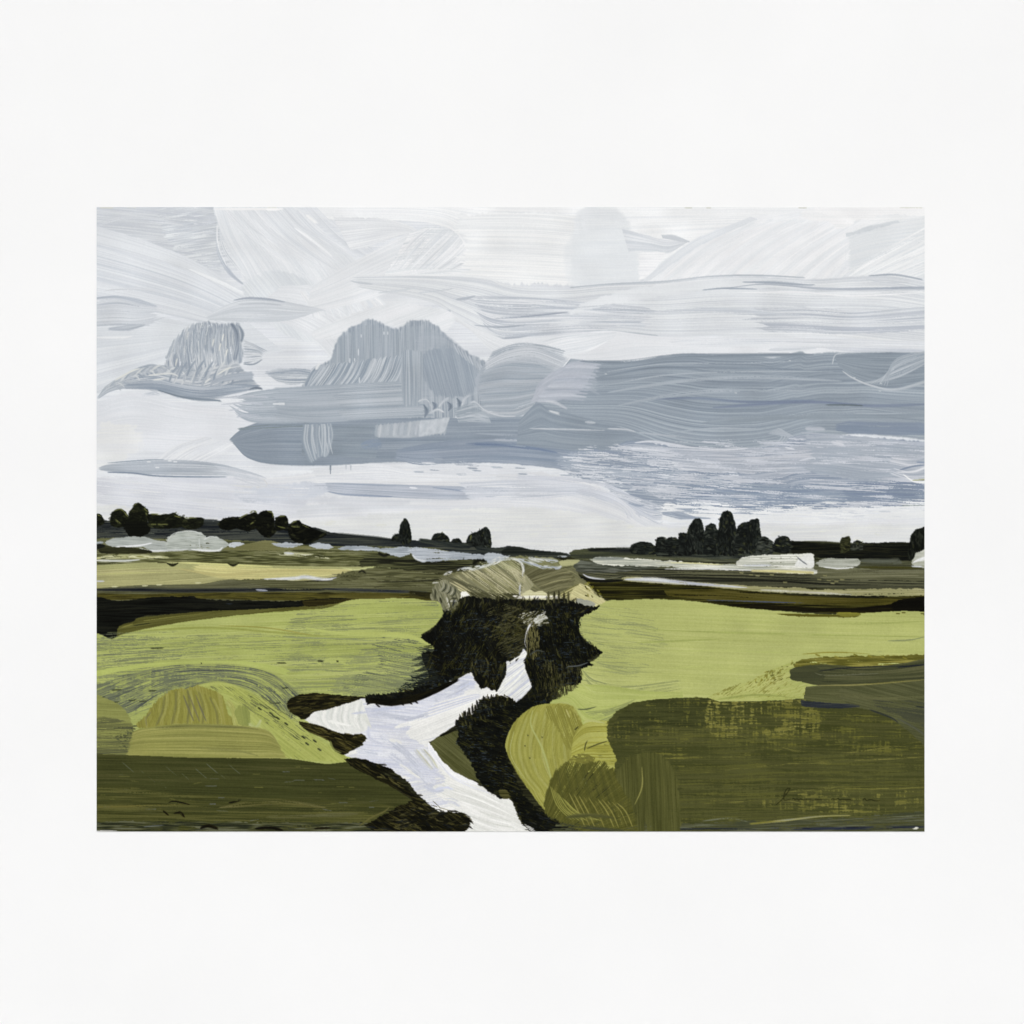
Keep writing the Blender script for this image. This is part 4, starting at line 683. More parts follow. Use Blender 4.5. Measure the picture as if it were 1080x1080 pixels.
stroke([(625, 589), (660, 589)], 4, ['7f857f', '989d94'], k, dry=.1); stroke([(700, 600), (760, 600), (800, 602)], 2, ['c3c7cb', 'd9dbd4'], k, dry=.1)
stroke([(790, 602), (820, 602.5), (858, 604)], [2, 4, 3.4], ['c3bd80', 'd0ca8e', 'dcd8a8'], k, rag=(4, 0), taper=(0, 0), bl=30)
stroke([(690, 593), (730, 594), (765, 596)], 1.5, ['c0b96a', 'e2e0c0'], k, dry=.35)
k = mist([(777, 594), (782, 589), (795, 586), (820, 585), (856, 584), (858, 592), (856, 598), (840, 599), (810, 597), (780, 597)], "bright long white patch just right of the tall trees", ['a9ac9d', 'c0c2b4', 'd3d4c8', 'e3e3da'], bl=30, bw=1.4, con=1.1, edge=.6)
stroke([(782, 596), (815, 596)], 2.5, ['bfc5cd', 'd9dcdf'], k, dry=.1); blob([(838, 596), (846, 587), (856, 584), (858, 598), (846, 598)], ['dcddd6', 'ecede9'], k, edge=.5); stroke([(840, 587), (846, 592), (852, 596)], 1.6, ['6d7276'], k, dry=.1)
k = mist([(861, 594), (866, 590), (880, 589), (905, 590), (904, 597), (895, 600), (870, 599)], "second smaller pale grey oval patch right of the bright one", ['9a9e90', 'abaea1', 'bec1b6'], bl=20, bw=1.2, edge=.8)
stroke([(868, 598), (885, 599.5), (902, 598)], 1.4, ['dcdedb'], k, dry=.1)
k = mist([(962, 595), (966, 584), (975, 580), (985, 580), (985, 598), (970, 598)], "pale patch below the tree at the right edge", ['a3a695', 'b5b8a9', 'c9cbbf'], edge=.8)
stroke([(962, 594), (968, 591), (985, 586)], [1, 5, 6], ['dcdedd', 'eceded'], k); stroke([(960, 597), (975, 598)], 1.6, ['cfd3d8'], k)
k = mist([(655, 609), (680, 609), (720, 613), (760, 616), (840, 620), (870, 622), (985, 621), (985, 629), (900, 628), (820, 625), (760, 621), (700, 616), (660, 613)], "long tan and bluish streak above the right hedge", ['8d8e5e', '9b9b6a', 'a8a67a'], bl=60, bw=1.2, edge=.8)
stroke([(657, 611), (690, 611.5), (725, 615), (765, 618), (790, 620)], [3, 6, 4.5, 3, 1], ['b0b7c0', 'c6cbd0', 'd9dcdc'], k, bl=30, dry=.05, taper=(.1, .1)); stroke([(800, 622), (860, 625), (900, 627)], 3, ['b9bcae', 'c9cbb8', 'a3a280'], k, dry=.25)
stroke([(614, 605), (622, 609), (640, 611)], [1, 3, 1], ['a9b1ba', 'd0d3d6'], MR)

HR = part("painted_hedge", "dark olive brown hedge band across the right field top")
blob([(604, 606), (616, 610), (640, 614), (658, 613), (700, 616), (740, 618), (800, 624), (860, 629), (900, 631), (985, 629), (985, 648), (900, 647), (850, 645), (780, 641), (740, 635), (700, 632), (650, 633), (632, 628), (616, 618)], ['1a190a', '27260e', '36350f', '46451d'], HR, bl=40, bw=1.6, edge=.8, con=1.1, mid=.55)
stroke([(608, 608), (630, 613), (655, 612), (658, 609)], [2, 3, 3, 1], ['0f110f', '1c1e18'], HR); stroke([(622, 608), (640, 610), (655, 608)], 1.4, ['6d7058'], HR, dry=.1)
patch([(700, 622), (760, 621), (850, 628), (985, 632)], [(705, 630), (760, 634), (850, 638), (985, 640)], ['38360f', '4a4618', '575324'], HR, bl=50, edge=1.5, dry=.1)
stroke([(745, 633), (780, 634), (850, 636)], 1.3, ['4d5a78', '3a4250'], HR, dry=.3)
patch([(780, 637), (850, 640), (900, 641), (985, 631)], [(785, 641), (850, 645), (900, 646), (985, 648)], ['12100a', '1d1a0b', '29260f'], HR, bl=30, edge=1, rag=(10, 0))
blob([(945, 634), (960, 631), (985, 631), (985, 648), (950, 646), (940, 640)], ['0c0c08', '16150c'], HR, edge=1.2)

# ---- centre mound
MD = part("painted_mound", "pale olive hatched mound with a whitish crest in the very centre")
blob([(468, 609), (480, 604), (500, 599), (515, 595), (528, 590), (545, 587), (585, 589), (604, 594), (607, 602), (616, 612), (625, 620), (636, 638), (600, 640), (560, 636), (520, 640), (496, 630), (476, 616)], ['66674a', '74754f', '83845c'], MD, ang=28, bl=24, edge=2.5, soft=1, con=.8)
for i in range(34):
    t = i / 33; x = 474 + 62 * t; y = 607 - 16 * min(1, t * 1.15)
    stroke([(x, y + 1), (x + 27 + 4 * t, y + 19 + 10 * t)], 2.6, [['62634a', '7b7c5a'], ['7b7c58', '96966f'], ['97976f', 'bebc97'], ['6b6c4e', '87886a'], ['85865a', 'a9a87e']][(i * 3) % 5], MD, bl=30, bw=.8, con=1.1, dry=.2, op=.8, taper=(.1, .25))
blob([(462, 612), (480, 610), (520, 628), (518, 634), (490, 627)], ['55563d', '66674a', '7b7b5a'], MD, ang=28, edge=1.5, dry=.2, bl=20)
for i in range(3): stroke([(468 + i * 5, 614 - i * .5), (480 + i * 5, 620), (494 + i * 3, 627)], 1.6, ['cfca9a', 'a9a678'], MD, bl=20, dry=.12)
for i in range(14):
    t = i / 13; stroke([(524 + 16 * t, 590 + 9 * t), (549 + 1 * t, 604 + 17 * t)], 1.8, [['b5b48c', 'd6d4b4'], ['8f9066', 'a9a97e'], ['c3c2a0', '9c9c72']][i % 3], MD, bl=16, bw=.8, dry=.15)
blob([(545, 596), (552, 600), (563, 616), (554, 626), (549, 630), (552, 612)], ['8c8d68', '9d9d7a'], MD, ang=55, edge=1.2, bl=20)
blob([(543, 592), (552, 594), (570, 600), (590, 600), (604, 606), (606, 613), (588, 625), (568, 618), (556, 608)], ['565639', '646443', '717150'], MD, ang=-28, bl=40, bw=1, edge=1, con=1.1)
for i in range(10): stroke([(556 + i * 2, 610 + i * 1.9), (580 + i * 1.4, 602 + i * 2.2), (606, 597 + i * 2.6)], 1.7, [['4a4a30', '5b5b3d'], ['7f7f5a', '6b6b49'], ['5f5f40', '9b9a6c']][i % 3], MD, bl=30, dry=.1)
for i in range(6): stroke([(588 + i, 628 + i * .6), (604, 619 + i * 1.6), (612 + i, 615 + i * 1.2)], 1.5, ['cfca8c', 'b5b174'] if i % 2 else ['6b6a3c', '8b8a52'], MD, dry=.15)
blob([(548, 628), (558, 622), (563, 624), (570, 623), (580, 627), (590, 628), (588, 632), (550, 632)], ['c9c698', 'd9d7ac', 'bdbb88'], MD, edge=1.2, es=2)
blob([(484, 606), (520, 594), (545, 590), (552, 612), (548, 626), (520, 628)], ['a9a87e', 'bfbd98', '8f905f'], MD, ang=36, bl=30, bw=.8, dry=.60, edge=5)
blob([(486, 624), (520, 626), (548, 626), (545, 634), (500, 634)], ['3b3c26', '4a4b30'], MD, ang=30, bl=16, dry=.42, edge=3)
# whitish crest
for p, w_ in (([(467, 607), (474, 604), (486, 601), (500, 598)], 4), ([(486, 600), (500, 599), (512, 596), (524, 591), (534, 588)], 6), ([(518, 594), (530, 589), (542, 588)], 7), ([(537, 588), (548, 592), (552, 600), (551, 610)], 3.5), ([(549, 612), (548, 622), (549, 630)], 2.5)):
    stroke(p, w_, ['a9b0b4', 'c6cac6', 'dcddd2'], MD, bl=6, bw=1.2, con=1.4, dry=.38)
for p, w_ in (([(545, 589), (555, 592), (565, 596), (578, 600)], 5), ([(556, 588), (570, 591), (590, 592)], 6), ([(572, 597), (588, 599), (594, 595)], 4), ([(588, 587), (598, 587)], 2)):
    stroke(p, w_, ['a3abb2', 'bcc2c6', 'cfd2cc'], MD, bl=8, bw=1.2, con=1.4, dry=.32)
blob([(590, 592), (600, 590), (612, 591), (603, 596), (592, 597)], ['a3a475', 'b3b380'], MD, edge=1)
CR = part("painted_bank", "cream bank touching the right side of the mound")
blob([(600, 630), (606, 621), (613, 616), (622, 620), (630, 628), (640, 634), (632, 640), (612, 640), (600, 636)], ['b5b27c', 'c9c58c', 'd3cf98'], CR, ang=30, bl=14, edge=2, con=1.1)
blob([(608, 632), (620, 633), (628, 637), (622, 642), (610, 641)], ['8f9484', 'a3a794'], CR, edge=1.5)
dabs([(614, 614), (624, 616), (634, 628), (620, 630)], 20, (4, 1.6), 40, ['6b6a20', '8b8a3a', '3a3912'], CR)
stroke([(623, 626), (634, 633)], 2, ['c0c48a'], CR)
WS = part("painted_water", "thin bright white strip of water at the foot of the mound")
WS2 = part("painted_water", "small bright white dab above the black hedge, left of the mound foot")
stroke([(541, 631), (560, 629.6), (588, 629.8)], [2, 3.6, 3], ['eceada', 'f0efe4'], WS, rag=(3, 0), taper=(.2, 0)); stroke([(541, 628.5), (552, 630)], 2.4, ['ecebe0'], WS)
blob([(484, 629), (487, 624), (491, 624), (496, 628), (490, 629), (486, 631)], ['e3e2d6', 'efeee6'], WS2, smooth=False, edge=.8)
GB = part("painted_bank", "small grey olive hatched patch left of the mound")
blob([(454, 628), (458, 618), (464, 613), (470, 612), (482, 620), (486, 628), (482, 640), (476, 648), (466, 642), (462, 634), (455, 633)], ['62644a', '77795c', '8e8f70'], GB, ang=70, bl=10, bw=1.2, con=1.3, edge=1.6, dry=.06)
for i in range(6): stroke([(468 + i * 2.4, 614 + i * 1.4), (467 + i * 2.6, 620 + i), (463 + i * 2.8, 623 + i * 1.2)], 1.7, ['2f3327', '454a3d'] if i % 2 else ['b0b29a', '8d8f78'], GB, bl=6)
for p in ([(456, 615), (462, 614)], [(471, 630), (474, 640)], [(474, 634), (482, 634)], [(470, 646), (475, 642)], [(473, 648), (476, 652)]): stroke(p, 1.8, ['aaae9c', 'c3c5b4'], GB)
for p in ([(459, 622), (459, 632)], [(464, 630), (466, 636)], [(476, 631), (482, 631)]): stroke(p, 2, ['2b2d20', '3a3c2b'], GB)

# ---- big green meadow, left
ML = part("painted_meadow", "large yellow green meadow with scratchy dark streaks filling the left")
LG = ['9aa656', 'a3af5e', 'aab565', 'b0ba6c']
blob([(96, 678), (118, 674), (130, 669), (160, 662), (200, 655), (260, 648), (320, 643), (345, 641), (362, 635), (380, 632), (432, 631), (452, 634), (462, 634), (467, 642), (466, 652), (456, 662), (443, 671), (452, 676), (459, 683), (448, 688), (456, 700), (446, 722), (420, 731), (390, 736), (350, 734), (310, 738), (308, 750), (330, 764), (372, 800), (365, 808), (96, 802)], LG, ML,
     ang=-2, bl=90, bw=1.5, edge=.9, es=6, con=.8, flecks=[('86905a', .04, 30, .9)])
# dark dry-brush streaks
DS = ['5d6553', '717a58', '858f5c']
blob([(100, 672), (170, 664), (240, 668), (330, 674), (340, 700), (250, 704), (130, 716), (98, 730)], DS, ML, ang=-2, bl=36, bw=1.0, op=.6, dry=.62, edge=6, wv=.15)
blob([(98, 676), (150, 672), (200, 678), (160, 712), (98, 724)], DS, ML, ang=-4, bl=32, bw=1.0, op=.7, dry=.57, edge=6, wv=.15)
blob([(330, 640), (460, 636), (455, 668), (440, 690), (340, 700), (300, 680)], DS, ML, ang=-2, bl=40, bw=.9, op=.6, dry=.66, edge=6, wv=.15)
blob([(395, 676), (440, 676), (458, 690), (452, 712), (430, 730), (380, 735), (360, 720), (400, 700)], ['3b433f', '59614f', '737d5a'], ML, ang=10, bl=26, bw=.9, op=.75, dry=.56, edge=6)
blob([(300, 705), (400, 700), (440, 715), (420, 730), (350, 732), (310, 735)], DS, ML, ang=0, bl=40, bw=.9, op=.6, dry=.62, edge=5, wv=.15)
blob([(380, 690), (440, 688), (455, 700), (440, 722), (400, 732), (350, 730)], ['7c8560', '8b9462'], ML, ang=-4, bl=30, bw=.9, dry=.40, op=.55, edge=8)
blob([(440, 682), (462, 690), (466, 712), (440, 728), (420, 726), (446, 702)], ['1b221e', '2b322c', '3d4634'], ML, ang=6, bl=18, bw=.8, dry=.50, edge=5)
patch([(96, 708), (130, 702), (190, 697), (260, 697), (310, 706)], [(96, 716), (130, 708), (190, 701), (260, 702), (306, 714)], ['a6b45c', 'adba64'], ML, bl=60, edge=1, rag=(0, 10))
stroke([(320, 662), (360, 668), (420, 670), (440, 674), (458, 683)], [2, 4, 6, 7, 2], ['a9b560', 'b3bf6b', 'adb863'], ML, bl=60, bw=1)
stroke([(150, 665), (220, 662), (290, 667), (345, 671)], 2.6, ['8f994a', '9da653'], ML, dry=.15); stroke([(230, 660), (280, 662), (330, 670)], 1.6, ['868a3c', '9a9a4a'], ML, dry=.25)
stroke([(300, 672), (360, 674), (400, 676)], 1.5, ['7b8470', '97a260'], ML, dry=.35)
for (p, w_) in (([(292, 699), (302, 699.5)], 1.4), ([(335, 697), (341, 697.5)], 1.8), ([(355, 697), (357, 698)], 1.8), ([(212, 699), (213, 700)], 1.3), ([(158, 684), (175, 683)], 1.2), ([(140, 660), (160, 657)], 1)): stroke(p, w_, ['33381f', '22261a'], ML)
# concentric sweeps over the low hill
for i in range(12):
    y = 706 + i * 5.2; k = i * 4.6
    stroke([(98, y + 26 - i * .8), (130, y + 12 - i), (180, y), (240, y - 3), (285 - k * .5, y + 4), (318 - k * .3, y + 22)], 6, [['8f9a56', '9fab5c', 'a9b562'], ['98a458', 'a6b25f']][i % 2], ML, bl=60, bw=1, dry=.12, taper=(.02, .3), rag=(0, 10))
patch([(96, 736), (125, 716), (180, 702), (240, 701), (290, 712), (330, 745)], [(110, 760), (140, 752), (180, 728), (240, 722), (275, 735), (300, 765)], ['4b524b', '636b55', '7d865c', '939d5c'], ML, bl=30, bw=1.1, con=1.2, dry=[.5, .46, .42, .42, .46, .40], wv=.35, rag=(10, 6))
patch([(96, 722), (125, 712), (180, 705), (240, 706)], [(96, 768), (125, 760), (180, 740), (220, 722)], ['59614f', '737c5a', '8a945a'], ML, bl=24, bw=1.2, dry=.50, wv=.35)
for i in range(16):
    stroke([(262 + i * 2, 707 + i * 1.2), (288 + i * 1.4, 714 + i * 2), (306 - i * .2, 732 + i * 2.4)], 1.1, ['555d50', '6f7858'] if i % 2 else ['9da75c'], ML, bl=14, dry=.35)
for (x, y, l) in ((103, 736, 8), (118, 728, 10), (136, 739, 8), (118, 741, 8), (140, 766, 9), (147, 740, 8), (157, 729, 8), (298, 726, 6), (288, 742, 8)): stroke([(x, y), (x + l, y - 1)], 1.3, ['262b22', '3a402c'], ML)

# ---- rounded strokes lower left
RD = part("painted_meadow", "rounded dull olive green brush mark at the left edge, lower down")
blob([(96, 737), (115, 738), (128, 745), (137, 757), (140, 770), (138, 785), (132, 797), (96, 797)], ['7a8044', '848a48', '8e9450'], RD, ang=3, bl=50, bw=1.3, edge=1.5)
blob([(96, 760), (120, 758), (140, 765), (139, 786), (131, 797), (96, 797)], ['50553a', '5f633c', '6c7140', '777c45'], RD, ang=-3, bl=40, bw=1.3, edge=4, es=9, dry=.3, con=1.1)
dabs([(122, 768), (140, 768), (140, 785), (128, 790)], 40, (2.6, 1.4), 0, ['3a3f2c', '4a5038'], RD, spread=30, op=.7)
GF = part("painted_meadow", "light green fan of diagonal dashes sweeping down toward the stream on the left")
for i in range(24):
    t = i / 23
    stroke([(206 + 22 * t, 723 + 10 * t), (240 + 14 * t, 722 + 24 * t), (280 - 4 * t, 742 + 26 * t), (322 - 20 * t, 772 + 20 * t), (372 - 46 * t, 805 - 2 * t)], 5, [['97a24f', 'a3ae58', 'adb762'], ['9fa955', 'b0ba66']][i % 2], GF, bl=40, bw=1.1, dry=.05, taper=(.1, .1))
blob([(228, 724), (252, 726), (285, 742), (320, 770), (350, 790), (372, 804), (330, 800), (300, 798), (290, 775), (260, 745)], ['98a34f', 'a3ad57', 'acb560'], GF, ang=38, bl=50, bw=1.2, edge=3, flecks=[('4f5638', .13, 9, 1.2)])
blob([(222, 724), (285, 738), (330, 778), (312, 784), (262, 748)], ['4b5136', '656c43', '7e854c'], GF, ang=33, bl=12, bw=.9, op=.8, dry=.66, edge=3)
for (x, y) in ((284, 751), (287, 754), (291, 756), (272, 746), (300, 762), (318, 776), (322, 783), (335, 789), (330, 780)): stroke([(x, y), (x + 4, y + 3)], 2, ['262b1c', '3a402a'], GF)
MH = part("painted_hill", "mustard brown domed hill of upright strokes at the lower left")
blob([(150, 768), (154, 754), (162, 742), (172, 733), (186, 727), (198, 726), (208, 723), (222, 727), (234, 733), (240, 750), (245, 768)], ['7e7e38', '88883b', '8f8f41', '96964c'], MH, ang=80, bl=50, bw=1.5, edge=1.8)
for i in range(20):
    t = i / 19; x = 168 + 56 * t; y = 735 - 10 * math.sin(t * 3.1)
    stroke([(x, y + 1), (x - 4 + 12 * t, y + 18), (x - 12 + 22 * t, 767)], 3, [['7f7f37', '8a8a3c'], ['8f9042', '9c9d54'], ['6f7140', '7e7f3e'], ['86873a', '929344']][(i * 7) % 4], MH, bl=40, bw=1, dry=.12, taper=(.1, .15))
for x in (193, 199, 206): stroke([(x, 732), (x + 5, 745), (x + 12, 762)], [1, 2.4, .8], ['5d6052', '77754a'], MH, dry=.1)
stroke([(160, 750), (154, 758), (155, 768)], 1.8, ['6b6c4c'], MH, dry=.3)
stroke([(238, 738), (246, 748), (250, 765), (262, 764)], 7, ['9da353', 'a9ad5f', 'b3b878'], GF, bl=10, dry=.15); blob([(248, 748), (255, 744), (262, 748), (264, 762), (255, 766), (250, 758)], ['7f8a46', '8f984d'], GF, ang=80, edge=1.5)
stroke([(262, 762), (270, 768), (276, 757)], [3, 5, 2], ['a9b56c', 'bcc585'], GF, bl=10)
MB_ = part("painted_meadow", "smooth olive green strip under the mustard hill at the lower left")
patch([(138, 772), (155, 766), (200, 762), (250, 764), (280, 768), (292, 780)], [(132, 800), (160, 801), (200, 802), (260, 802), (290, 801), (306, 800)], ['7f8242', '8a8d48', '93954d', '9c9d56'], MB_, bl=110, bw=1.5, edge=2, rag=(4, 6), flecks=[('6f7140', .06, 60, 1.1), ('a3a460', .06, 60, 1)])
stroke([(162, 768), (200, 766), (250, 767), (275, 770)], 3.4, ['686b3a', '787b42', '898c4a'], MB_, bl=50, dry=.08); stroke([(200, 788), (250, 792), (275, 798)], 3, ['75783f', '85884a'], MB_, dry=.2)

# ---- big smooth green meadow, right
MRt = part("painted_meadow", "large smooth light green meadow filling the right")
RG = ['a5af62', 'abb467', 'b0b96c', 'b5bd72']
blob([(640, 634), (652, 633), (700, 632), (740, 635), (780, 641), (830, 645), (880, 648), (985, 648), (985, 700), (985, 780), (700, 790), (600, 790), (590, 750), (578, 742), (590, 735), (606, 722), (612, 712), (612, 704), (625, 697), (634, 688), (620, 678), (612, 668), (610, 656), (616, 646), (628, 640)], RG, MRt, ang=2, bl=130, bw=1.6, edge=1.0, es=5, con=.6, flecks=[('9ba65f', .04, 60, 1.0)])
blob([(612, 645), (640, 640), (680, 650), (700, 680), (670, 710), (618, 705), (636, 688), (612, 668)], ['7f8960', '939c62', '9ea862'], MRt, ang=8, bl=30, bw=.9, op=.6, dry=.62, edge=6)
for i in range(14):
    y = 648 + i * 5; x = 612 + 16 * math.sin(i * 1.3) + (8 if 8 < i < 12 else 0); stroke([(x, y), (x + 24, y + 5), (x + 64, y + 6)], 1.2, ['7b855a', '939d60'], MRt, bl=20, dry=.42, op=.7, taper=(.1, .6))
for i in range(11):
    stroke([(613 + i * .8, 704 + i * 2.4), (628, 716 + i * 2), (660, 722 + i * 1.4), (720, 716 + i)], 1.6, ['838d5c', '959f60'] if i % 3 else ['b9c177', 'b0b96c'], MRt, bl=24, bw=.9, dry=.42, taper=(.1, .5))
for (p, c_) in (([(660, 690), (760, 686), (860, 690), (980, 684)], 0), ([(680, 664), (800, 668), (980, 672)], 1), ([(700, 705), (800, 700), (900, 698)], 0), ([(880, 658), (940, 657), (980, 655)], 1), ([(935, 676), (960, 675), (978, 671)], 2), ([(925, 688), (965, 686)], 2), ([(700, 650), (780, 653), (870, 660)], 0), ([(670, 678), (760, 674)], 1)):
    stroke(p, 2.4, [['b6bf72', 'adb867'], ['97a357', 'a1ad5d'], ['7b8560', '98a360']][c_], MRt, bl=60, dry=.3, taper=(.3, .5))
blob([(820, 647), (870, 648), (905, 649), (900, 651), (880, 651), (840, 650)], ['6b6a24', '4a4818'], HR, edge=.8); blob([(882, 646), (900, 646), (908, 648), (898, 650.5), (888, 650)], ['8a8a30', '74742a'], HR, edge=.8)
for (x, y) in ((945, 647), (951, 646), (974, 648), (971, 647)): stroke([(x, y), (x + 4, y)], 1.6, ['5b5a20', '3a3912'], HR)
# stroke below the hedge at the left end
patch([(588, 726), (600, 722), (640, 722), (680, 728), (720, 730)], [(578, 744), (600, 742), (618, 770), (660, 762), (720, 742)], ['a3b05c', 'abb764', 'b4bf6d'], MRt, bl=70, bw=1.2, edge=1.5, rag=(3, 0), flecks=[('808a58', .08, 26, .9)])
stroke([(612, 720), (630, 731), (660, 734)], 1.6, ['b9c376', 'a3ae5e'], MRt, dry=.2); stroke([(608, 748), (618, 748), (630, 745)], [1, 2, .6], ['5b6440'], MRt, dry=.1)
for i in range(8): stroke([(616 + i * 2, 752 + i * 1.6), (645, 747 + i * 1.4), (672 - i * 2, 737 + i * 1.2)], 1.2, ['7d8758', '99a45c'], MRt, bl=20, dry=.35)

# ---- hedges along the stream
HL = part("painted_hedge", "big black hedge mass left of the stream below the mound")
blob([(484, 632), (495, 629), (515, 631), (530, 632), (560, 633), (598, 633), (606, 640), (585, 650), (560, 650), (566, 664), (557, 676), (553, 692), (545, 703), (534, 712), (530, 722), (523, 732), (515, 727), (505, 724), (497, 708), (484, 712), (470, 720), (455, 730), (430, 739), (410, 741), (388, 745), (386, 734), (410, 731), (436, 727), (452, 716), (448, 700), (446, 690), (459, 685), (444, 672), (456, 664), (466, 652), (470, 644), (478, 646), (484, 640)], ['0c0e0a', '11130e', '161913', '20221a'], HL, ang=60, bl=9, bw=1.3, edge=2, es=3)
dabs([(482, 634), (600, 634), (556, 690), (524, 730), (500, 712), (450, 728), (448, 692), (468, 650)], 520, (6, 1.6), -60, ['0d0f0a', '171911', '23230f', '30300f', '1b2226', '10120c', '0e100b', '232a2c'], HL, spread=60, op=.36)
dabs([(530, 640), (562, 650), (556, 672), (550, 688), (535, 690), (525, 670)], 150, (9, 1.8), -15, ['3e3d1c', '55532c', '2b2a12', '6b693c', '1b1a0b', '46441f'], HL, spread=50, op=.5)
dabs([(485, 632), (600, 632), (600, 638), (485, 640)], 90, (7, 1.8), -80, ['33331c', '1b1b10', '4a4a2a', '23272c'], HL, spread=30, op=.7)
dabs([(498, 695), (530, 690), (530, 720), (522, 730), (506, 722)], 110, (8, 1.8), 85, ['4b4922', '25240f', '5f5c2e', '15140a', '0e0e08', '1b1a0b'], HL, spread=30, op=.55)
dabs([(445, 690), (470, 690), (470, 715), (430, 735), (392, 740), (420, 730), (450, 715)], 120, (9, 1.6), 10, ['1b2026', '0d0e09', '262410', '3a3716', '10110b'], HL, spread=30, op=.55)
for i in range(26): stroke([(452 + i * .6, 690 + i * 1.1), (444 - (i % 5) * 3, 691 + i * 1.3)], 1.1, ['1c221f', '2b3128'], HL, dry=.2)
for i in range(12): stroke([(462, 662 + i * 1.8), (450 - (i % 4) * 2, 664 + i * 1.8)], 1, ['141610'], HL, dry=.2) if 3 < i < 6 or i > 9 else None
def grit(P, pid, ang, amt=.0):
    blob(P, ['26270f', '343514', '45451f'], pid, ang=ang, bl=6, bw=.9, dry=.70 + amt, op=.8, edge=3, idt=2)
    blob(P, ['1d262c', '2b353b', '38434a'], pid, ang=0, bl=5, bw=.7, dry=.84 + amt, op=.8, edge=3, idt=2)
grit([(486, 636), (560, 636), (600, 638), (556, 690), (524, 728), (500, 708), (450, 728), (452, 695), (468, 655)], HL, -62)
blob([(520, 640), (562, 646), (556, 676), (548, 692), (528, 690), (512, 665)], ['3a3a22', '4b4b30', '2c2d18'], HL, ang=-20, bl=8, bw=.8, dry=.62, edge=4, idt=2)
HRt = part("painted_hedge", "black ragged hedge mass right of the stream")
blob([(588, 638), (600, 634), (622, 640), (632, 639), (624, 646), (616, 648), (611, 656), (612, 668), (620, 678), (635, 687.5), (626, 692), (620, 697), (626, 701), (612, 706), (613, 720), (592, 724), (588, 732), (578, 742), (566, 748), (560, 742), (552, 738), (560, 726), (560, 716), (554, 705), (552, 694), (558, 688), (555, 670), (560, 660), (572, 658), (580, 652)], ['0b0d09', '10130e', '151812', '1e2016'], HRt, ang=75, bl=8, bw=1.3, edge=2, es=3)
dabs([(590, 640), (612, 645), (614, 668), (632, 688), (612, 704), (610, 720), (575, 742), (556, 735), (553, 695), (565, 660)], 520, (4, 1.6), 75, ['0b0d09', '15170f', '22220f', '32320f', '1a2125', '0d0f0b', '0a0c08'], HRt, spread=70, op=.36)
dabs([(556, 660), (566, 660), (568, 690), (556, 690)], 60, (9, 1.6), 85, ['4a4826', '625f38', '2b2a14', '1b1a0d'], HRt, spread=22, op=.6)
dabs([(575, 700), (610, 706), (610, 722), (585, 736), (574, 735)], 100, (8, 1.6), 88, ['4a4826', '33311a', '5d5b34', '15140a'], HRt, spread=15, op=.7)
dabs([(552, 730), (590, 722), (585, 738), (560, 748)], 50, (8, 1.6), -20, ['12140f', '2b2b16', '1d2220'], HRt, spread=25, op=.75)
grit([(590, 640), (612, 645), (614, 668), (632, 688), (612, 704), (610, 720), (575, 742), (556, 735), (553, 695), (565, 660)], HRt, 75)
blob([(574, 698), (612, 702), (610, 722), (584, 738), (572, 730)], ['33341c', '444527', '242514'], HRt, ang=86, bl=8, bw=.9, dry=.64, edge=3, idt=2)
blob([(556, 655), (567, 658), (568, 690), (556, 692)], ['6b6940', '55532c'], HRt, ang=84, bl=9, bw=1, dry=.6, edge=2, idt=2)
stroke([(557, 692), (566, 686), (576, 688)], 1.6, ['5f6660', '3a3f3a'], HRt, dry=.15); stroke([(598, 703), (610, 702), (622, 698)], 1.8, ['5d6463', '2b302c'], HRt, dry=.25)
for (x0_, x1_) in ((577, 580), (583, 586), (588, 591), (593, 597), (598, 601)):
    stroke([((x0_ + x1_) / 2, 636), ((x0_ + x1_) / 2, 623 + (x0_ % 3))], 3, ['26261a', '3b3b22', '6b6b48'], HRt, bl=6, taper=(0, .2)) if x0_ not in (577, 593) or True else None
dabs([(606, 640), (632, 637), (624, 645), (612, 648)], 30, (5, 1.6), -10, ['2b2a12', '1b1a0b', '4a4a2a', '1b2026'], HRt, spread=30)

# ---- water
WT = part("painted_stream", "winding white and lavender stream running down to the bottom edge")
WC = ['d9dad4', 'e1e2de', 'e7e7e2', 'ecece8']
blob([(562, 655), (566, 651), (571, 648), (574, 648), (576, 653), (572, 655), (567, 658)], ['a3a898', 'c6c9c0', 'e0e2de'], WT, edge=2.5, es=2, bl=4)
blob([(548, 650), (556, 646), (570, 644), (578, 650), (572, 660), (556, 660)], ['8f9078', 'b9bbaa', '6b6b48'], WT, ang=-30, bl=6, bw=1, dry=.58, edge=3, idt=2)
dabs([(548, 648), (576, 646), (578, 658), (560, 662)], 26, (4, 1.5), -30, ['6b6b48', '9a9c84', 'c6c8c0', '3b3a1c'], WT, op=.7)
stroke([(560, 657), (556.5, 664), (555, 671), (554, 678), (556, 684)], [3, 2, 2, 1.6, 1.2], ['cfd3d8', 'dfe2e4'], WT, dry=.1); stroke([(556, 662), (556, 690)], 3, ['6b6a48', '8f8f6e'], WT, dry=.45)
UP = [(534, 711), (534, 697), (537, 697), (538, 700), (541, 697), (542.5, 693), (544, 699), (549, 690), (552, 684), (556, 688), (555, 692), (552, 697), (554, 705), (557, 714), (561, 724), (558, 728), (545, 742), (540, 737), (532, 733), (523, 732.5), (528, 722)]
blob(UP, ['c6cad8', 'd8dad8', 'e3e4df', 'edeee9'], WT, ang=-38, bl=50, bw=1.3, smooth=False, edge=.8, con=1.2)
for i in range(7): stroke([(530 + i * 1, 730 - i * 5), (542 + i, 720 - i * 4.6), (553 + i * .6, 708 - i * 3)], 2, ['c6cad8', 'd2d5dd'] if i % 2 else ['eeefe9'], WT, dry=.15)
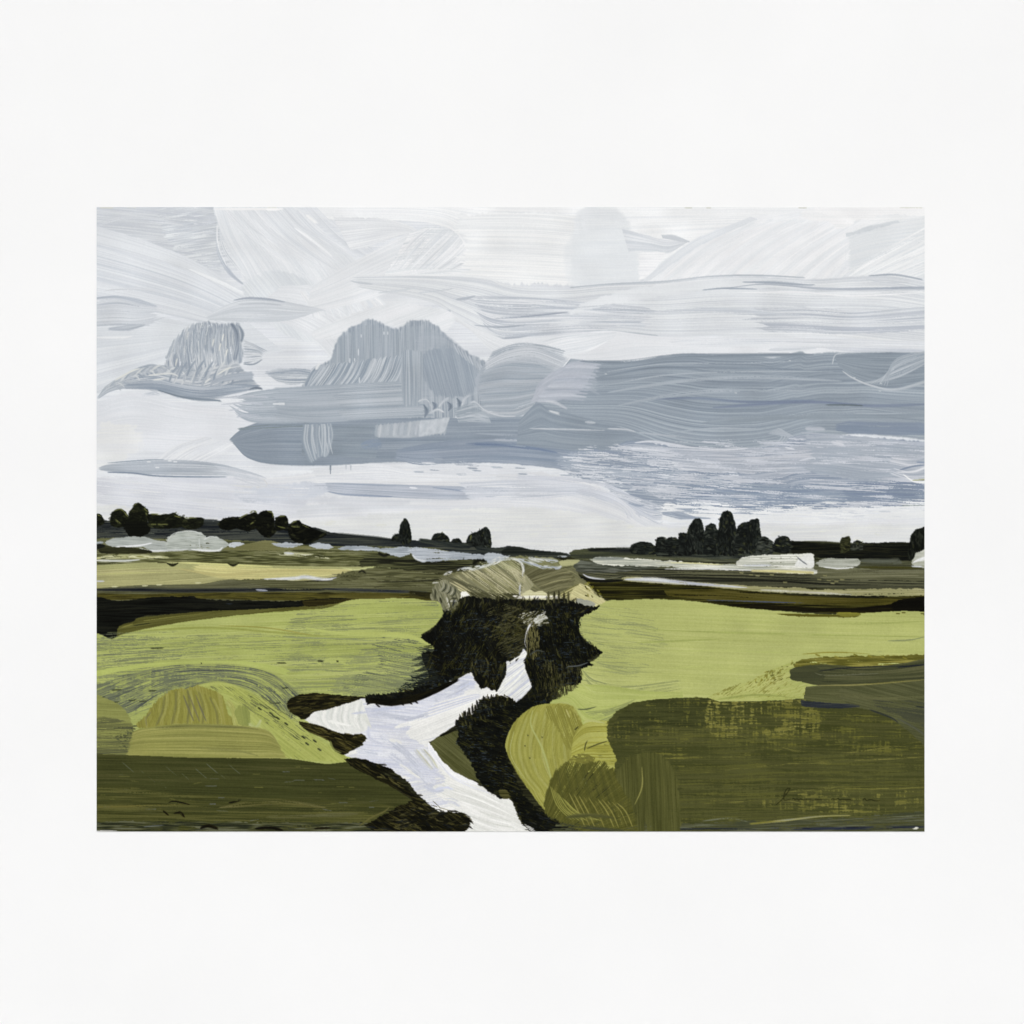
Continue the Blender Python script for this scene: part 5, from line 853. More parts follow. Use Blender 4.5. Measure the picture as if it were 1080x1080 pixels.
for i in range(14): stroke([(543 + i * 1.2, 740 - i * 1.1), (552 + i * .6, 733 - i)], 1, ['edeeea', 'd9dce4'], WT)
ST = [(321, 758), (330, 751), (345, 747), (360, 743), (372, 735.5), (384, 735), (388, 743), (400, 741), (430, 739), (455, 730), (475, 720), (490, 712), (497, 709), (500, 717), (505, 724), (508, 727), (514, 724.5), (523, 732), (532, 738), (545, 742), (520, 745), (505, 752), (492, 762), (478, 766), (463, 776), (453, 783), (462, 796), (470, 806), (482, 818), (504, 827), (515, 836), (525, 840), (537, 842), (541, 850), (546, 864), (555, 880), (490, 880), (494, 868), (484, 858), (465, 858), (452, 848), (438, 835), (428, 822), (414, 812), (398, 806), (383, 801), (368, 798), (360, 795), (375, 790), (384, 785), (384, 776), (365, 775), (345, 770), (330, 765)]
blob(ST, ['cfd2de', 'd9dbe0', 'e3e4e2', 'ebebe7'], WT, ang=-12, bl=60, bw=1.5, smooth=False, edge=1.4, es=3)
LV2 = ['c6cad9', 'cfd2dd', 'd7d9e1', 'dfe1e6']
blob([(372, 752), (400, 744), (440, 738), (470, 722), (495, 712), (500, 722), (480, 738), (450, 752), (430, 770), (450, 790), (462, 812), (455, 826), (430, 818), (400, 806), (375, 798), (385, 780), (380, 765)], LV2, WT, ang=5, bl=30, bw=1.4, edge=4, es=6, con=1.1)
blob([(430, 770), (455, 752), (490, 732), (515, 727), (535, 738), (505, 750), (480, 764), (460, 776), (440, 780)], ['dcddd9', 'e7e7e3', 'edede9'], WT, ang=-22, bl=70, bw=1.4, edge=3, flecks=[('cdd1e0', .08, 40, 1)])
for i in range(9): stroke([(432 + i * 3, 764 - i * 2.6), (470 + i * 3, 750 - i * 2.2), (508, 736 - i * .6)], 2, ['c3c8da', 'd3d6e2'] if i % 2 else ['f0f0ec', 'e6e6e2'], WT, bl=40, dry=.2)
blob([(455, 800), (480, 818), (504, 828), (537, 843), (548, 866), (556, 880), (490, 880), (494, 868), (470, 845), (455, 832), (470, 822), (460, 808)], ['dadbd5', 'e2e3de', 'e9e9e4'], WT, ang=24, bl=70, bw=1.5, edge=2)
patch([(321, 758), (332, 750), (350, 746), (366, 739), (380, 735)], [(335, 768), (352, 772), (370, 775), (384, 772), (392, 768)], ['d6d8d0', 'e2e3de', 'ecece6'], WT, bl=6, bw=20, con=.6, edge=1, keep=.3)
for i in range(12): stroke([(340 + i * 3.8, 748 - i * .9), (338 + i * 3.7, 758), (346 + i * 3.4, 770)], 3, [['d3d6cf', 'e2e3dd'], ['e9e9e3', 'f0f0eb'], ['c9cdc8', 'dcded8']][i % 3], WT, bl=16, bw=1, dry=.1)
stroke([(389, 765), (390, 778), (405, 786)], [3, 5, 2], ['d3d7e2', 'c8ccda'], WT, dry=.2)
for p, w_, cc in (([(370, 753), (400, 748), (430, 746)], 4, ['c0c6d9', 'cbcfdd']), ([(480, 733), (492, 722), (503, 722)], 5, ['bfc5d9', 'c9cede']), ([(440, 808), (460, 816), (470, 822)], 5, ['c6cad8', 'd0d3de']), ([(446, 828), (458, 834), (470, 833)], 5, ['bcc2d2', 'ced2de']), ([(465, 844), (478, 845), (486, 851)], 6, ['c2c8d8', 'd2d5df']), ([(458, 833), (470, 830), (480, 833)], 4, ['ccd1e2']), ([(410, 780), (425, 784)], 5, ['e6e6e2']), ([(436, 790), (452, 806), (460, 814)], 4, ['c9cddf'])):
    stroke(p, w_, cc, WT, bl=18, dry=.15)
patch([(434, 790), (438, 788), (446, 792)], [(452, 806), (458, 812), (466, 813)], ['c3c7c4', 'd9dad4', 'e8e8e0'], WT, bl=16, bw=1, edge=.8) if False else None
for i in range(7): stroke([(436 + i * 2.4, 790 - i * .3), (446 + i * 2.3, 802 - i * .6), (456 + i * 1.6, 813 - i * .4)], 2, [['c0c4c6', 'd3d5d0'], ['b5b69c', 'd0d0b8'], ['e6e7e6', 'dcdee0']][i % 3], WT, bl=14)
stroke([(452, 784), (462, 800), (480, 817), (505, 828)], [9, 9, 9, 3], ['e9eaea', 'f0f0f0', 'e2e4ea'], WT, bl=60, taper=(.1, 0), rag=(0, 2))
stroke([(460, 800), (480, 822), (520, 838)], 2, ['d9dce6', 'eeeeec'], WT, dry=.2)
for i in range(9): stroke([(470 + i * 3, 824 + i * 5), (500 + i * 3, 834 + i * 5), (535 + i * 1.2, 852 + i * 3)], 2, ['d3d5cd', 'e3e3de'] if i % 2 else ['f0f0ec'], WT, bl=60, dry=.25)

for p, w_ in (([(395, 752), (430, 758), (455, 752)], 7), ([(400, 775), (425, 792), (445, 812)], 9), ([(410, 795), (440, 815), (460, 832)], 8), ([(455, 738), (480, 728), (498, 718)], 8), ([(375, 790), (400, 796)], 6)):
    stroke(p, w_, ['b9bfcc', 'c6cad6', 'd3d6de'], WT, bl=16, bw=1.2, dry=.38)
for p, w_ in (([(415, 768), (450, 757)], 5), ([(420, 805), (445, 822)], 4), ([(345, 760), (372, 766)], 4), ([(480, 845), (520, 865)], 6)):
    stroke(p, w_, ['e9e9e3', 'f0f0ec'], WT, bl=20, dry=.3)
# ---- right bank bush and olive wedge
OW = part("painted_bank", "flat olive wedge of ground inside the stream bend")
blob([(453, 784), (460, 778), (480, 771), (492, 768), (500, 790), (506, 824), (495, 822), (478, 813), (466, 802)], ['484b26', '535630', '5f6239'], OW, ang=40, bl=30, bw=1.3, smooth=False, edge=1, flecks=[('3a3d1f', .08, 12, 1)])
stroke([(462, 777), (478, 770), (482, 768)], 3, ['2b2d1a', '1b1c10'], OW, rag=(6, 0))
BR = part("painted_bush", "tall black bush on the right bank leaning into the stream bend")
BP = [(480, 762), (486, 757), (497, 754), (503, 746), (506, 738), (518, 736), (526, 733.5), (536, 736), (543, 741), (548, 738), (556, 736), (568, 746), (560, 752), (548, 758), (540, 768), (535, 780), (535, 798), (542, 818), (552, 838), (565, 852), (585, 862), (612, 872), (630, 880), (562, 880), (552, 868), (547, 858), (543, 846), (538, 841), (528, 842), (514, 834), (504, 822), (498, 806), (489, 794), (481, 783), (484, 774)]
blob(BP, ['0b0d0a', '10130e', '151812', '1d2016'], BR, ang=10, bl=9, bw=1.3, smooth=False, edge=2, es=3)
dabs(BP, 460, (5, 1.6), 10, ['0b0d09', '151812', '20200f', '1c2428', '2c2c14', '0e100b'], BR, spread=60, op=.36, smooth=False)
dabs([(480, 758), (506, 738), (528, 732), (545, 742), (520, 752), (490, 770)], 90, (6, 1.6), 80, ['37371a', '1b1b0d', '4c4c26', '101109'], BR, spread=18, op=.75)
for i in range(22): stroke([(482 + i * 2.8, 763 - min(i, 10) * 2.4 - max(0, i - 10) * .4 + 4), (481 + i * 2.8 + math.sin(i * 2.1), 759 - min(i, 10) * 2.4 - max(0, i - 10) * .4 + max(0, i - 15) * 2 + 1.5 * math.sin(i * 3.7))], 2.6, ['26261a', '101109'], BR)
grit(BP, BR, 20, .02)
blob([(526, 834), (534, 833), (538, 841), (530, 842)], ['3b3a18', '55532c', '6b6936'], BR, edge=1)
for i in range(8): stroke([(546 + i * 1.4, 858 + i * 2.2), (556 + i * 1.4, 862 + i * 2.4)], 1.4, ['dfe1dc'], BR, dry=.45) if i > 4 else None
dabs([(560, 850), (620, 874), (630, 877), (566, 877)], 60, (9, 1.5), 22, ['22261c', '0e0f0a', '3b3a1c', '2b3034'], BR, spread=15, op=.7)

# ---- left banks
LB = part("painted_bank", "black bank at the tip of the stream, upper left of the bend")
blob([(303, 741), (312, 734), (330, 731), (345, 732), (370, 734), (386, 735), (378, 738), (362, 743), (345, 748), (330, 752), (322, 759), (312, 755), (304, 748)], ['14140a', '1e1d0d', '252411', '3b3818'], LB, ang=-4, bl=14, bw=1.2, edge=1.5)
dabs([(305, 740), (330, 733), (370, 735), (340, 747), (318, 754)], 60, (9, 1.5), -10, ['333217', '0e0e08', '24220f', '4b4722'], LB, spread=20, op=.7)
stroke([(388, 738), (410, 741), (436, 737), (460, 728), (485, 716)], [6, 9, 9, 7, 3], ['0c0d08', '17160b', '242210'], HL, bl=14, rag=(2, 6))
for (x, y) in ((430, 739), (436, 738), (421, 740), (396, 742)): stroke([(x, y), (x + 5, y + 4)], 2, ['171810'], HL)
LC = part("painted_bank", "dark tongue of bank poking right into the stream")
blob([(316, 761), (328, 763), (345, 768), (362, 774), (384, 775), (383, 784), (372, 790), (362, 796), (352, 790), (348, 782), (336, 776), (322, 770)], ['1b1a0b', '27250f', '363317', '4a461f'], LC, ang=22, bl=14, bw=1.3, edge=1.4)
dabs([(320, 763), (350, 771), (383, 777), (372, 788), (360, 794), (350, 782)], 60, (9, 1.5), 15, ['4a461f', '121109', '25240f', '5f5a2e'], LC, spread=25, op=.7)
stroke([(348, 780), (352, 790), (362, 795)], 2, ['7f8848', '5f6434'], LC, dry=.2)

# ---- dark field bottom left
DF = part("painted_field", "deep olive field along the bottom left edge")
DP = [(96, 795), (150, 797), (200, 799), (260, 799.5), (305, 800), (345, 806), (368, 803), (385, 815), (410, 828), (432, 842), (452, 858), (470, 880), (96, 880)]
blob(DP, ['373b1b', '3c401d', '414521', '494b26'], DF, ang=1, bl=70, bw=1.5, con=.8, smooth=False, edge=.5, flecks=[('5f6034', .05, 24, .9)])
blob([(96, 830), (200, 838), (300, 842), (420, 850), (440, 880), (96, 880)], ['3a3d1a', '444720', '505227', '5a5b2d'], DF, ang=1, bl=60, bw=1.5, edge=3, es=12, soft=5, dry=.36, flecks=[('2b2a12', .06, 14, 1.2)])
stroke([(98, 851), (140, 850), (200, 848)], 3, ['686530', '5b5828'], DF, dry=.35); stroke([(230, 852), (290, 846), (345, 852)], 6, ['5b5a2c', '68663a'], DF, dry=.35, bl=30); stroke([(280, 862), (340, 860), (380, 858)], 6, ['626440', '54552f'], DF, dry=.3, bl=40)
blob([(96, 868), (200, 866), (300, 868), (420, 868), (430, 880), (96, 880)], ['2b3020', '3a3e24', '4c4f30', '62664c'], DF, ang=0, bl=20, bw=1.2, con=1.4, edge=3, dry=.2)
rf = np.random.default_rng(3)
for i in range(60):
    x = 100 + 300 * rf.random() ; y = 803 + 68 * rf.random(); stroke([(x, y), (x + 3 + 10 * rf.random(), y + rf.normal() * .8)], .8, ['626a66', '565c42'] if i % 2 else ['66682f', '55572c'], DF, dry=.45)
for i in range(14):
    x = 102 + 140 * rf.random(); y = 800 + 22 * rf.random(); stroke([(x, y), (x + 14, y + 12)], .8, ['5d6652', '4f5638'], DF, dry=.45)
for p, w_ in (([(177, 847), (184, 845), (202, 849)], 1.5), ([(182, 858), (190, 857), (196, 864)], 3), ([(240, 847), (250, 845), (256, 842)], 2), ([(172, 855), (178, 860)], 2), ([(210, 874), (220, 871), (232, 875)], 4), ([(268, 874), (285, 873), (300, 876)], 4), ([(330, 874), (350, 873)], 2.4)): stroke(p, w_, ['201a08', '15140b'], DF, bl=8, dry=.2)
for p in ([(330, 822), (342, 823)], [(340, 853), (350, 855)], [(150, 872), (175, 870)]): stroke(p, 1.1, ['6b737a', '565c4c'], DF, dry=.4)
stroke([(96, 876.4), (110, 877), (128, 877.2)], 1.4, ['dfe1e2'], DF, dry=.2)
LD = part("painted_bank", "dark ragged bank running down beside the stream to the bottom edge")
blob([(363, 801), (372, 799), (385, 801), (400, 806), (415, 812), (402, 815), (420, 824), (432, 834), (446, 846), (458, 856), (488, 857), (496, 864), (494, 873), (488, 880), (400, 880), (385, 870), (400, 862), (420, 850), (436, 844), (420, 833), (402, 824), (385, 816), (372, 809)], ['10110a', '1a1a0d', '27260f', '38361a'], LD, ang=30, bl=12, bw=1.3, smooth=False, edge=1.8, es=3)
dabs([(366, 801), (410, 812), (440, 840), (492, 860), (490, 876), (400, 876), (436, 846), (400, 820)], 190, (9, 1.6), 24, ['0e0f08', '25240f', '46431f', '5f5c30', '1b2024', '15150c'], LD, spread=20, op=.75)
dabs([(395, 865), (430, 848), (480, 860), (485, 876), (400, 876)], 90, (11, 1.5), -8, ['1b1c12', '3a3a1f', '565434', '22282c', '12130b'], LD, spread=15, op=.7)
for (x, y) in ((488, 858), (492, 862), (495, 866), (492, 871), (486, 874), (478, 855), (442, 838), (428, 826), (412, 813), (404, 806)): stroke([(x - 6, y), (x + 4, y + 1)], 1.8, ['15160c', '2b2a14'], LD)
stroke([(378, 872), (392, 862), (405, 856), (412, 850)], 2, ['6b6a3a', '565428'], LD, dry=.2)

# ---- lower right
MS = part("painted_bush", "big mustard green rounded brush mark right of the black bush")
MP = [(534, 792), (535, 778), (541, 764), (552, 752), (566, 744), (582, 742), (600, 743), (608, 750), (614, 762), (616, 772), (612, 800), (602, 830), (590, 850), (600, 866), (585, 862), (572, 852), (560, 836), (546, 816)]
blob(MP, ['868639', '92933f', '9a9b46', 'a1a250'], MS, centre=(640, 800), ang=0, bl=70, bw=1.6, edge=.8)
for i in range(24):
    t = i / 23; x = 543 + 62 * t
    stroke([(x + 6 - 4 * t, 760 - 16 * math.sin(min(1, t * 1.6) * 1.5)), (x - 4 + 6 * t, 785), (x + 2 + 4 * t, 812), (x + 22 - 6 * t, 838 - 6 * t)], 4, [['88883a', '939440'], ['979944', 'a5a754'], ['8d8e3e', '9a9c48'], ['9c9f50', 'acb06c']][(i * 5) % 4], MS, bl=70, bw=.9, op=.65, dry=.2, taper=(.1, .2))
blob([(575, 748), (598, 745), (612, 760), (614, 775), (600, 790), (588, 770)], ['7d7d33', '87873a'], MS, ang=70, bl=40, edge=3, dry=.25, soft=2)
stroke([(562, 748), (560, 765), (572, 790), (584, 830)], [1, 2, 3, 1], ['aab370', '9da455'], MS, dry=.25); stroke([(597, 748), (601, 757)], 1.8, ['b5b56a'], MS); stroke([(542, 770), (538, 795), (552, 820), (572, 845)], 2, ['aab06a', 'b3b97c'], MS, dry=.3)
for (x, y) in ((556, 775), (571, 777), (553, 786), (558, 799)): stroke([(x, y), (x + 1.5, y + 1)], 1.1, ['55562a'], MS)
MQ = part("painted_meadow", "squarish mustard patch of level strokes between the mustard mark and the dark field")
patch([(604, 778), (612, 766), (622, 760), (645, 760), (652, 770)], [(600, 812), (620, 816), (640, 818), (652, 816), (660, 812)], ['8c8c38', '999a40', 'a5a64a', 'adb05a'], MQ, bl=50, bw=1.6, con=1.3, edge=2, rag=(2, 4), flecks=[('5d6038', .1, 18, 1.1)])
stroke([(614, 763), (622, 760), (640, 763)], 2.6, ['aeb568', 'b9bf74'], MQ, dry=.1)
for p in ([(616, 793), (618, 784), (621, 780)], [(618, 790), (630, 785), (642, 781)], [(606, 770), (610, 766)], [(604, 797), (612, 800), (625, 798)]): stroke(p, 1.5, ['3b3c1c', '54542a'], MQ, dry=.1)
OF = part("painted_field", "wide deep olive field with a woven canvas grain filling the lower right")
OP = [(640, 778), (641, 762), (650, 750), (668, 741), (690, 737), (740, 736), (800, 735), (860, 737), (900, 730), (985, 730), (985, 884), (610, 884), (640, 850), (650, 800)]
blob(OP, ['3f431e', '434722', '494c25', '50522a'], OF, ang=1, bl=80, bw=1.6, edge=1.4, es=4, smooth=False)
patch([(640, 800), (640, 765), (660, 746), (700, 738), (748, 737)], [(655, 812), (662, 790), (680, 768), (705, 766), (748, 766)], ['3d4122', '454926', '4c5029'], OF, bl=40, bw=1.3, edge=3) if False else None
blob([(645, 775), (655, 752), (690, 739), (748, 738), (748, 766), (690, 765), (660, 778)], ['363a1c', '3e4220', '464a25'], OF, bl=30, bw=1.3, edge=2)
YG = ['585a26', '656629', '757431']
blob([(640, 760), (690, 740), (748, 738), (748, 775), (660, 785)], YG, OF, bl=16, bw=.9, op=.8, dry=.68, wv=.6, edge=4)
blob([(650, 770), (800, 765), (985, 790), (985, 875), (660, 875)], YG, OF, ang=1, bl=30, bw=.8, op=.8, dry=.74, wv=.4, edge=4)
blob([(700, 770), (985, 800), (985, 860), (700, 860)], ['4e512a', '585a28'], OF, ang=-2, bl=50, bw=1.0, dry=.58, wv=.3, edge=8)
blob([(748, 738), (790, 734), (840, 735), (862, 745), (860, 770), (800, 776), (752, 778)], ['6b6b2c', '7c7a36', '8f8d42', 'a09e50'], OF, bl=10, bw=.9, op=.8, dry=.56, wv=.7, edge=3)
blob([(770, 740), (860, 745), (985, 770), (985, 800), (900, 790), (800, 785), (750, 775)], YG, OF, ang=2, bl=18, bw=.9, op=.75, dry=.65, wv=.55, edge=4)
for (p, d_) in (([(756, 772), (800, 780), (840, 792), (900, 793), (985, 780)], .5), ([(830, 806), (900, 802), (985, 798)], .45), ([(740, 815), (840, 805), (880, 806)], .5), ([(820, 836), (880, 831), (930, 832), (985, 830)], .35), ([(740, 848), (820, 844), (850, 848)], .5), ([(700, 800), (760, 798), (800, 800)], .5)): stroke(p, 2, ['6b6a2e', '7b7938', '858340'], OF, bl=16, dry=d_ + .08, bw=1, op=.8, taper=(.2, .3))
blob([(820, 838), (870, 833), (930, 834), (985, 835), (985, 850), (900, 857), (840, 856), (800, 850)], ['62632a', '717033', '83813c'], OF, bl=10, bw=.9, op=.75, dry=.60, wv=.7, edge=3)
blob([(610, 864), (700, 868), (800, 866), (900, 862), (985, 858), (985, 884), (610, 884)], ['3d422c', '484c32', '53573c', '62674e'], OF, ang=-2, bl=30, bw=1.0, con=1.1, edge=4, dry=.35)
stroke([(790, 869), (830, 865), (865, 861), (898, 860)], [2, 3, 2, 1], ['7f7d34', '9a985a', '8b927a'], OF, bl=20, dry=.08); stroke([(740, 866), (770, 863), (790, 867)], 2, ['7d8374', '5f6444'], OF, dry=.3)
stroke([(810, 873), (860, 874), (985, 872)], 4, ['22283a', '2f3540', '3f4440'], OF, bl=20, dry=.3); stroke([(700, 875), (760, 874), (800, 875)], 2.5, ['1f242a', '3a3f3a'], OF, dry=.3); stroke([(945, 866), (975, 862)], 4, ['3a4048', '4b5048'], OF, dry=.3)
blob([(962, 874), (966, 872), (969, 873), (966, 875)], ['d3d4c4', 'e3e4d8'], OF, edge=.5, smooth=False)
# domes of stroke marks
D1 = part("painted_bush", "brown olive dome of upright strokes at the bottom, right of the mustard mark")
D1P = [(574, 850), (578, 830), (584, 815), (596, 806), (612, 802), (632, 803), (648, 812), (660, 830), (668, 850), (672, 884), (640, 884), (600, 872), (578, 860)]
blob(D1P, ['4a4c1e', '515321', '595a25', '63632a'], D1, centre=(560, 900), ang=90, bl=40, bw=1.1, edge=3.5, soft=2, dry=.2, con=.9)
for i in range(28):
    t = i / 27; x = 584 + 58 * t; stroke([(x + 2, 812 - 8 * math.sin(t * 3)), (x + 6 + 6 * t, 835), (x + 14 + 14 * t, 874)], 2.6, [['484b1f', '525423'], ['585926', '66662e'], ['4e5022', '5a5b27'], ['434722', '4d5022']][(i * 3) % 4], D1, bl=40, bw=.8, op=.6, dry=.3, taper=(.1, .2))
for i in range(12): stroke([(600 + i * 5, 836 + i), (610 + i * 5, 856), (618 + i * 5, 874)], 1.5, ['8f8d45', '7d7a38'], D1, dry=.4)
for i in range(9): stroke([(580 + i * 2, 828 + i * 2), (588 + i * 3, 850 + i), (604 + i * 4, 866)], 1.4, ['9a9c4a', '84863c'], D1, dry=.35)
blob([(600, 800), (612, 795), (625, 797), (626, 803), (606, 806)], ['7d7d36', '6b6b2e'], D1, dry=.35, edge=2, bl=5)
stroke([(596, 862), (620, 860), (650, 863)], 6, ['4a4d28', '5a5c30'], D1, dry=.2, bl=30); stroke([(590, 868), (630, 874), (660, 876)], 4, ['33382a', '4a4e38'], D1, dry=.25)
D2 = part("painted_bush", "smooth grey olive dome of upright strokes at the bottom, left of the signed field")
D2P = [(650, 822), (658, 806), (670, 796), (685, 793), (698, 797), (709, 810), (715, 830), (717, 850), (714, 884), (676, 884), (668, 850)]
blob(D2P, ['43461f', '4a4d24', '515428', '5a5c2e'], D2, ang=88, bl=60, bw=1.2, edge=3, soft=3, dry=.16)
for i in range(18):
    t = i / 17; x = 660 + 44 * t; stroke([(x + 2, 802 - 6 * math.sin(t * 3)), (x + 3 + 3 * t, 830), (x + 2 + 6 * t, 868)], 2.2, [['434620', '4b4e25'], ['505328', '585a2e'], ['474a22', '505326']][(i * 5) % 3], D2, bl=50, bw=.8, op=.6, dry=.3)
stroke([(677, 808), (677, 830), (669, 850)], [1, 1.8, 1], ['8b8a48'], D2, dry=.2)
# slate green strokes upper right of the dark field
EG = part("painted_meadow", "scrubby yellow olive edge where the light meadow meets the dark field")
patch([(745, 735), (780, 722), (815, 704), (840, 696)], [(760, 740), (800, 740), (840, 738), (870, 730)], ['a3ad5c', 'acb465', 'b5bb6e'], EG, bl=20, edge=3)
blob([(750, 733), (790, 718), (820, 704), (835, 698), (828, 712), (835, 722), (850, 724), (846, 736), (800, 734), (760, 738)], ['74752e', '86873c', '97994a'], EG, ang=-38, bl=6, bw=1.0, op=.8, dry=.62, wv=.3, edge=4)
blob([(838, 700), (860, 693), (920, 692), (985, 691), (985, 702), (880, 704), (845, 708)], ['56551e', '6b6a28', '7d7a34', '918d40'], EG, bl=20, bw=1.3, con=1.2, edge=2.5, dry=.06)
dabs([(800, 712), (832, 700), (838, 696), (830, 716), (800, 722)], 50, (4, 1.6), -50, ['6b6a22', '84812e', '4f4f1c'], EG, spread=40, op=.7)
for (x, y) in ((900, 690), (915, 691), (880, 692), (928, 692), (860, 690), (952, 693)): stroke([(x, y), (x + 5, y + 2)], 2, ['6b6a22', '8a8734'], EG)
stroke([(845, 690), (880, 688), (920, 690)], 1.5, ['8a8734'], EG, dry=.4)
stroke([(755, 738), (800, 733), (850, 737)], 2.6, ['8f9a4f', 'a3ab58'], EG, dry=.25)
SF = part("painted_field", "slate green flat brush strokes at the right edge above the woven field")
patch([(846, 703), (870, 700), (910, 703), (945, 700), (985, 692)], [(846, 720), (870, 724), (910, 722), (945, 722), (985, 722)], ['3a3e28', '44482c', '4d5132', '585a3a'], SF, bl=60, bw=1.6, con=1.1, edge=1)
blob([(833, 712), (834, 706), (843, 703), (858, 702), (870, 712), (862, 722), (846, 719), (835, 717)], ['3c4029', '464a2e'], SF, edge=.8)
stroke([(862, 708), (885, 705), (920, 703), (960, 702)], 1.6, ['2a2e2a', '394038'], SF, dry=.15); stroke([(858, 709), (872, 712), (930, 710)], 2, ['62654a'], SF, dry=.3)
patch([(850, 724), (880, 721), (930, 722), (985, 724)], [(848, 738), (870, 742), (930, 748), (985, 752)], ['4b4f2e', '555936', '5e613c'], SF, bl=90, bw=1.5, edge=1)
blob([(885, 728), (900, 724), (985, 722), (985, 790), (966, 778), (950, 765), (930, 752), (900, 745), (888, 738)], ['494d2e', '525635', '5b5e3c'], SF, ang=14, bl=70, bw=1.6, edge=1.2)
blob([(845, 738), (858, 740), (900, 743), (905, 746), (870, 747), (848, 745), (845, 742)], ['262c34', '33383a', '42463a'], SF, edge=.8, bl=20)
stroke([(846, 741), (870, 745), (900, 745.5)], 2.6, ['232a38', '2e3438'], SF, dry=.05); stroke([(916, 748), (940, 757), (948, 763)], 2.2, ['282d2c', '353a32'], SF, dry=.05); stroke([(945, 757), (965, 768), (985, 782)], 3, ['424638', '565a44'], SF, dry=.15)
stroke([(860, 723), (910, 722), (985, 716)], 1.6, ['76743a', '8b8850'], SF, dry=.3); stroke([(945, 704), (985, 700)], 1.6, ['1f2530', '2f3538'], SF); stroke([(965, 745), (985, 747)], 2, ['2a302e'], SF, dry=.1)
blob([(920, 738), (985, 740), (985, 770), (950, 756)], ['404433', '4a4e36'], SF, ang=8, edge=4, dry=.35, bl=60)
stroke([(870, 731), (930, 736), (985, 734)], 6, ['5c5f3a', '636540'], SF, bl=60, dry=.25)
# signature
SG = part("painted_signature", "thin dark handwritten signature along the lower right")
def pen(pts, w=.9): stroke(pts, w, ['2b2c12'], SG, taper=(.01, .01), vfade=[.6, 1, .6], rag=(0, 0), op=.85, idt=.35)
pen([(818, 849), (823, 845), (829, 838), (833, 832), (832.5, 831), (829, 833), (826.5, 840), (826.5, 843.5), (830, 843.6), (834, 843)])
pen([(835, 843.2), (837, 842.2), (838.5, 843.6), (841, 842.4), (842, 843.8), (845, 842.8), (847, 843.8), (849, 843)])
pen([(849, 843.6), (853, 843.2), (858, 843.8), (862, 842.8), (867, 843.6)], .7)
pen([(876, 843.4), (879, 842.2), (881, 843.6), (884, 842), (886, 843.6), (889, 842.4), (891, 843.6), (895, 843.2), (899, 843.8)])
pen([(910, 844), (912, 842), (914, 844.4), (918, 843.2), (923, 844.6), (928, 844.2)])

# ------------------------------------------------------------------ build the real objects
def new_mat(name):
    m = bpy.data.materials.new(name); m.use_nodes = True
    return m, m.node_tree, m.node_tree.nodes['Principled BSDF']

def add_obj(name, me, parent=None, **props):
    o = bpy.data.objects.new(name, me); COL.objects.link(o)
    if parent: o.parent = parent
    for k, v in props.items():
        if v: o[k] = v
    return o

def box_mesh(name, lo, hi, mat, bevel=0.0):
    import bmesh
    bm = bmesh.new(); bmesh.ops.create_cube(bm, size=1)
    for v in bm.verts:
        v.co = Vector([(lo[i] + hi[i]) / 2 + v.co[i] * (hi[i] - lo[i]) for i in range(3)])
    if bevel: bmesh.ops.bevel(bm, geom=bm.edges[:], offset=bevel, segments=2, affect='EDGES')
    me = bpy.data.meshes.new(name); bm.to_mesh(me); bm.free(); me.materials.append(mat)
    return me

# white plastered wall, with a whisper of roller texture
wm, wt, wb = new_mat("white_wall_paint")
wb.inputs['Base Color'].default_value = (.845, .85, .85, 1); wb.inputs['Roughness'].default_value = .8
wb.inputs['Specular IOR Level'].default_value = .1
tc = wt.nodes.new("ShaderNodeTexCoord"); nz = wt.nodes.new("ShaderNodeTexNoise"); nz.inputs['Scale'].default_value = 9
nz.inputs['Detail'].default_value = 6
cr_ = wt.nodes.new("ShaderNodeValToRGB"); cr_.color_ramp.elements[0].position = .3; cr_.color_ramp.elements[1].position = .7
cr_.color_ramp.elements[0].color = (.818, .823, .825, 1); cr_.color_ramp.elements[1].color = (.842, .847, .849, 1)
wt.links.new(tc.outputs['Object'], nz.inputs['Vector']); wt.links.new(nz.outputs['Fac'], cr_.inputs['Fac'])
wt.links.new(cr_.outputs['Color'], wb.inputs['Base Color'])
n2 = wt.nodes.new("ShaderNodeTexNoise"); n2.inputs['Scale'].default_value = 420; n2.inputs['Detail'].default_value = 4
bp = wt.nodes.new("ShaderNodeBump"); bp.inputs['Strength'].default_value = .06; bp.inputs['Distance'].default_value = .0005
wt.links.new(tc.outputs['Object'], n2.inputs['Vector']); wt.links.new(n2.outputs['Fac'], bp.inputs['Height'])
wt.links.new(bp.outputs['Normal'], wb.inputs['Normal'])
wall = add_obj("wall", box_mesh("wall", (-4, 0, 0), (4, .2, 3.2), wm), kind='structure')

# unseen pale ground sheet, added to bounce light onto the wall
gm, gt, gb = new_mat("bounce_concrete")
gn = gt.nodes.new("ShaderNodeTexNoise"); gn.inputs['Scale'].default_value = 3; gn.inputs['Detail'].default_value = 8
gr = gt.nodes.new("ShaderNodeValToRGB"); gr.color_ramp.elements[0].color = (.38, .38, .37, 1); gr.color_ramp.elements[1].color = (.5, .5, .49, 1)
gt.links.new(gn.outputs['Fac'], gr.inputs['Fac']); gt.links.new(gr.outputs['Color'], gb.inputs['Base Color']); gb.inputs['Roughness'].default_value = .9
me = bpy.data.meshes.new("ground"); me.from_pydata([(-60, -60, 0), (60, -60, 0), (60, 0, 0), (-60, 0, 0)], [], [(0, 1, 2, 3)]); me.materials.append(gm)
add_obj("ground", me, kind='structure')

